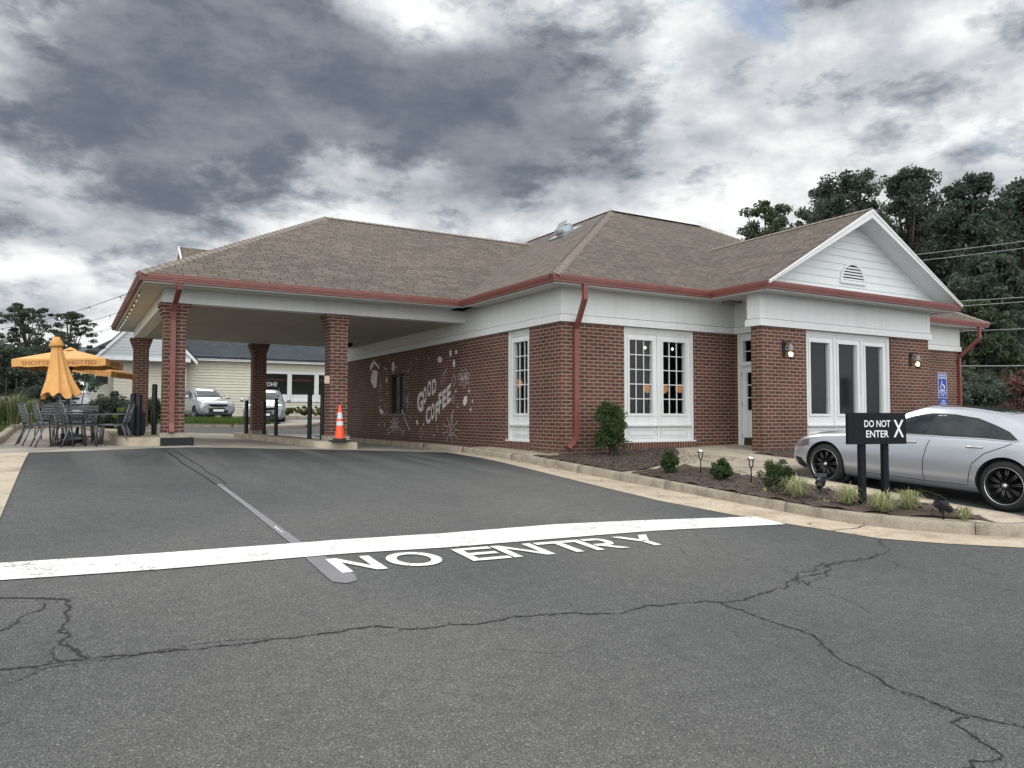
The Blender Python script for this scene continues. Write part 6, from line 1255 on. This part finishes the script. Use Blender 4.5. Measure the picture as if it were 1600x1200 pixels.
# ------------------------------------------------------------------ neighbouring cream building
YBY = 34.0; NB = empty('neighbour_shop', (-4, YBY, G(-4, YBY)), 0, 'cream clapboard shop with dark shingle roof and white framed display windows', 'building'); no = (-4, YBY, G(-4, YBY))
PXY = lambda u, v, Y=YBY: onY(u, v, Y)
xL, xR = PXY(150, 600).x, 14.0; gz0 = .45; ez = PXY(430, 567).z
wx = [PXY(a, 600).x for a in (411.5, 449, 455.5, 491, 497.5, 530)]; wz0, wz1 = PXY(430, 625).z, PXY(430, 584).z
def lap(mb, x0, x1, z0_, z1_, Y, h=.17, clip=None):
    z = z0_
    while z < z1_-.01:
        zt2 = min(z+h, z1_); mb.mesh([(x0, Y-.045, z), (x1, Y-.045, z), (x1, Y, zt2), (x0, Y, zt2), (x0, Y+.01, z), (x1, Y+.01, z)], [(0, 1, 2, 3), (0, 1, 5, 4)]); z += h
mb = MB(); lap(mb, xL, wx[0], gz0, ez, YBY); lap(mb, wx[0], xR, gz0, wz0-.08, YBY); lap(mb, wx[0], xR, wz1+.08, ez, YBY); lap(mb, wx[5]+.1, xR, wz0-.08, wz1+.08, YBY); mb.box(xL, xR, YBY+.02, YBY+.1, gz0, wz0-.1); mb.box(xL, wx[0]-.05, YBY+.02, YBY+.1, gz0, ez); mb.box(xL, xL+.1, YBY, YBY+12, gz0, ez); mb.build('siding_wall', 'cream', NB, no, recalc=False)
for i in range(3):
    a, b = wx[2*i], wx[2*i+1]; mb = MB(); fw_ = .14; y0_ = YBY-.06
    mb.box(a-fw_, b+fw_, y0_, YBY+.05, wz1, wz1+.16); mb.box(a-fw_, b+fw_, y0_-.03, YBY+.05, wz0-.12, wz0); mb.box(a-fw_, a, y0_, YBY+.05, wz0, wz1); mb.box(b, b+fw_-.02, y0_, YBY+.05, wz0, wz1); mb.box(a, b, YBY, YBY+.04, wz0+.001, wz0+.35); w_ = mb.build('display_window', 'white', NB, no)
    mb = MB(); mb.face([(a, YBY+.02, wz0), (b, YBY+.02, wz0), (b, YBY+.02, wz1), (a, YBY+.02, wz1)]); mb.build('pane', 'shopglass', w_, no)
    mb = MB(); mb.box(a-.1, b+.1, YBY+.4, YBY+.45, wz1-.42, wz1-.28); mb.build('interior_band', pmat('maroon', (.10, .02, .03), .6), w_, no)
mb = MB(); mb.box(wx[0]-1, wx[5]+2, YBY+3, YBY+3.1, gz0, ez); mb.box(wx[0]-1, wx[5]+2, YBY+.1, YBY+3, gz0-.1, gz0+.05); mb.box(wx[0]-1, wx[5]+2, YBY+.1, YBY+3, ez-.1, ez-.02); mb.build('shop_interior', pmat('shop_wall', (.22, .21, .18), .8), NB, no)
mb = MB(); a0, a1 = PXY(411, 606).x, PXY(433, 606).x; zz0, zz1 = PXY(430, 604).z, PXY(430, 597).z
put_text(mb, 'SHOT', lambda a, b: Vector((a1-(a1-a0)*a, YBY-.005, zz0+(zz1-zz0)*b)), .03); mb.build('window_lettering', pmat('mirrored_letters', (.42, .41, .40), .7), NB, no)  # mirrored letters set flat just in front of the display pane
mb = MB(); mb.box(xL-.5, xR+.5, YBY-.62, YBY-.5, ez+.02, ez+.22); mb.box(xL-.5, xR, YBY-.5, YBY, ez+.03, ez+.06); mb.build('eave', 'white', NB, no)
mb = MB(); rz_ = ez+.24; mb.face([(xL-.5, YBY-.65, rz_), (xR+.5, YBY-.65, rz_), (xR+.5, YBY+7, rz_+3.7), (xL+5, YBY+7, rz_+3.7)]); mb.box(xL-.5, xR+.5, YBY-.68, YBY-.625, ez+.10, ez+.235); mb.build('roof', 'darkroof', NB, no, recalc=False)
# cross gable at the left end, standing forward
YG = YBY-1.6; gx0, gx1 = onY(150, 552, YG).x, onY(304, 560, YG).x; gzb = onY(220, 562, YG).z; gzt = onY(200, 484, YG).z; gxm = (gx0+gx1)/2
mb = MB(); z = gzb+.15
while z < gzt-.1:
    z2 = z+.17; f = lambda zz_: (gx1-gx0)/2*(1-(zz_-gzb)/(gzt-gzb)); a, b = f(z), f(min(z2, gzt-.02)); mb.mesh([(gxm-a, YG-.02, z), (gxm+a, YG-.02, z), (gxm+b, YG, z2), (gxm-b, YG, z2), (gxm-a, YG+.01, z), (gxm+a, YG+.01, z)], [(0, 1, 2, 3), (0, 1, 5, 4)]); z = z2
mb.build('gable_siding', 'greysiding', NB, no, recalc=False)
mb = MB(); lap(mb, gx0+.9, gx1-.3, gz0, gzb, YG+.9); mb.build('siding_wall', 'cream', NB, no, recalc=False)
mb = MB(); mb.box(gx0+.2, gx1-.2, YG-.04, YG+1.6, gzb-.05, gzb+.15); mb.build('gable_band', 'white', NB, no)
mb = MB()
for sg_, xe in ((-1, gx0), (1, gx1)):
    a, b = Vector((gxm, 0, gzt+.1)), Vector((xe+sg_*.15, 0, gzb+.02)); q = [a, b, b+Vector((0, 0, -.22)), a+Vector((0, 0, -.26))]; mb.mesh([Vector((p.x, y, p.z)) for y in (YG-.1, YG-.05) for p in q], [(0, 1, 2, 3), (4, 5, 6, 7), (0, 1, 5, 4), (1, 2, 6, 5), (2, 3, 7, 6), (3, 0, 4, 7)])
mb.build('rake_trim', 'white', NB, no)
mb = MB()
for sg_, xe in ((-1, gx0), (1, gx1)): mb.face([(gxm, YG-.12, gzt+.16), (xe+sg_*.2, YG-.12, gzb+.06), (xe+sg_*.2, YG+9, gzb+.06), (gxm, YG+9, gzt+.16)]); mb.face([(gxm, YG-.12, gzt+.10), (xe+sg_*.2, YG-.12, gzb+.0), (xe+sg_*.2, YG-.12, gzb+.06), (gxm, YG-.12, gzt+.16)])
mb.build('gable_roof', 'darkroof', NB, no, recalc=False)
sw = onY(165, 600, YG+.9); mb = MB(); mb.box(sw.x-.5, sw.x+.1, YG+.80, YG+.9, onY(165, 600, YG+.9).z, onY(165, 588, YG+.9).z); mb.build('side_window', 'black', NB, no)
aw = onY(130, 596, YBY+2); mb = MB(); mb.mesh([(aw.x-1.4, YBY+1, aw.z-.15), (aw.x+.6, YBY+1, aw.z-.15), (aw.x+.6, YBY+2.5, aw.z+.45), (aw.x-1.4, YBY+2.5, aw.z+.45), (aw.x-1.4, YBY+1, aw.z-.45), (aw.x+.6, YBY+1, aw.z-.45), (aw.x+.6, YBY+2.5, aw.z-.45), (aw.x-1.4, YBY+2.5, aw.z-.45)], [(0, 1, 2, 3), (0, 1, 5, 4), (1, 2, 6, 5), (0, 3, 7, 4)]); mb.build('awning', pmat('green_awning', (.03, .12, .075), .8), NB, no)
# teal roof of a building farther left
gb_ = CAM+ray(140, 650)*52; r = empty('distant_building', (gb_.x, gb_.y, .6), 0, 'low building with dark teal roof beyond the left trees', 'building'); go_ = (gb_.x, gb_.y, .6); tz = (CAM+ray(140, 535)*52).z
mb = MB(); mb.box(gb_.x-9, gb_.x+3, gb_.y, gb_.y+8, .3, tz-1.2); mb.build('wall', 'cream', r, go_); mb = MB(); mb.mesh([(gb_.x-9.5, gb_.y-.4, tz-1.2), (gb_.x+3.5, gb_.y-.4, tz-1.2), (gb_.x+3.5, gb_.y+4, tz), (gb_.x-9.5, gb_.y+4, tz), (gb_.x+3.5, gb_.y+8, tz-1.2), (gb_.x-9.5, gb_.y+8, tz-1.2)], [(0, 1, 2, 3), (3, 2, 4, 5), (1, 4, 2), (0, 3, 5)]); mb.build('roof', pmat('teal_roof', (.02, .045, .05), .8), r, go_)
# planting strip, kerb and lines in front of the neighbour's windows
for i in range(7):
    b = Vector((wx[0]+1.2+i*1.0, YBY-1.2, G(2, YBY-1)+.12)); bush('foundation_shrub', 'yellow-green foundation shrub below the display windows', b, .72, .45, .33, 30, 110, .05, 'olive', 'foundation shrubs below the display windows')
kerb('kerb', [(wx[0]-8, YBY-2.4), (16, YBY-2.4)], .15, .15, 1, 4)
sheet('planting_strip', [(wx[0]-8, YBY-2.3), (16, YBY-2.3), (16, YBY), (wx[0]-8, YBY)], lambda x, y: G(x, y)+.14, 'mulch', .5)
kerb('kerb', [(-2.7, 19.6), (-.2, 20.2), (1.0, 21.5), (8, 21.5)], .15, .15, 1, 3); sheet('parking_line', [(-2.6, 17.3), (3, 17.3), (3, 17.42), (-2.6, 17.42)], lambda x, y: G(x, y)+.008, 'paint', .25)
sheet('far_pavement', [(-2.9, 19.7), (-.3, 20.3), (.9, 21.6), (8, 21.6), (8, 23), (-.9, 23), (-1.0, 20.8), (-2.0, 20.3)], lambda x, y: G(x, y)+.145, 'slab', .25)
# ------------------------------------------------------------------ utility wires crossing the right-hand trees
WL = [(372, 398, 'highest thin utility wire crossing the right trees'), (383, 408, 'second thin utility wire from the top across the right trees'), (461, 474, 'utility wire level with the gable foot at right'), (468, 482, 'utility wire just below the gable foot level at right'), (511, 519, 'single utility wire level with the low eave corner'), (569.5, 571, 'lowest brightest utility wire running above the sedan roof')]
for i, (v1, v0, lab) in enumerate(WL):
    a, b = CAM+ray(1380, v0 + (v0-v1)*.25)*34, CAM+ray(1640, v1-(v0-v1)*.1)*30; d = b-a; a2, b2 = a-d*.6, b+d*1.2; mb = MB(); mb.tube([a2.lerp(b2, k/20)-Vector((0, 0, .25*4*(k/20)*(1-k/20)-.2)) -a2 for k in range(21)], .014 if i < 5 else .022, 5); o = mb.build('utility_wire', pmat('wire%d' % i, (.30, .31, .33), .6)); o.location = a2; tag(o, lab, 'wire', 'utility wires at the right')
for sgn in ():
    p = (CAM+ray(1380, 600)*34).lerp(CAM+ray(1640, 600)*30, -.6 if sgn == 0 else 2.2); 
    if sgn == 1:
        r = empty('utility_pole', (p.x, p.y, G(p.x, p.y)), 0, 'wooden utility pole carrying the wires beyond the right edge', 'pole'); mb = MB(); mb.tube([(0, 0, -.3), (0, 0, 10)], [.16, .11], 10); part(mb, 'shaft', 'bark', r); mb = MB(); mb.box(-1.2, 1.2, -.06, .06, 9.2, 9.35); part(mb, 'crossarm', 'bark', r)
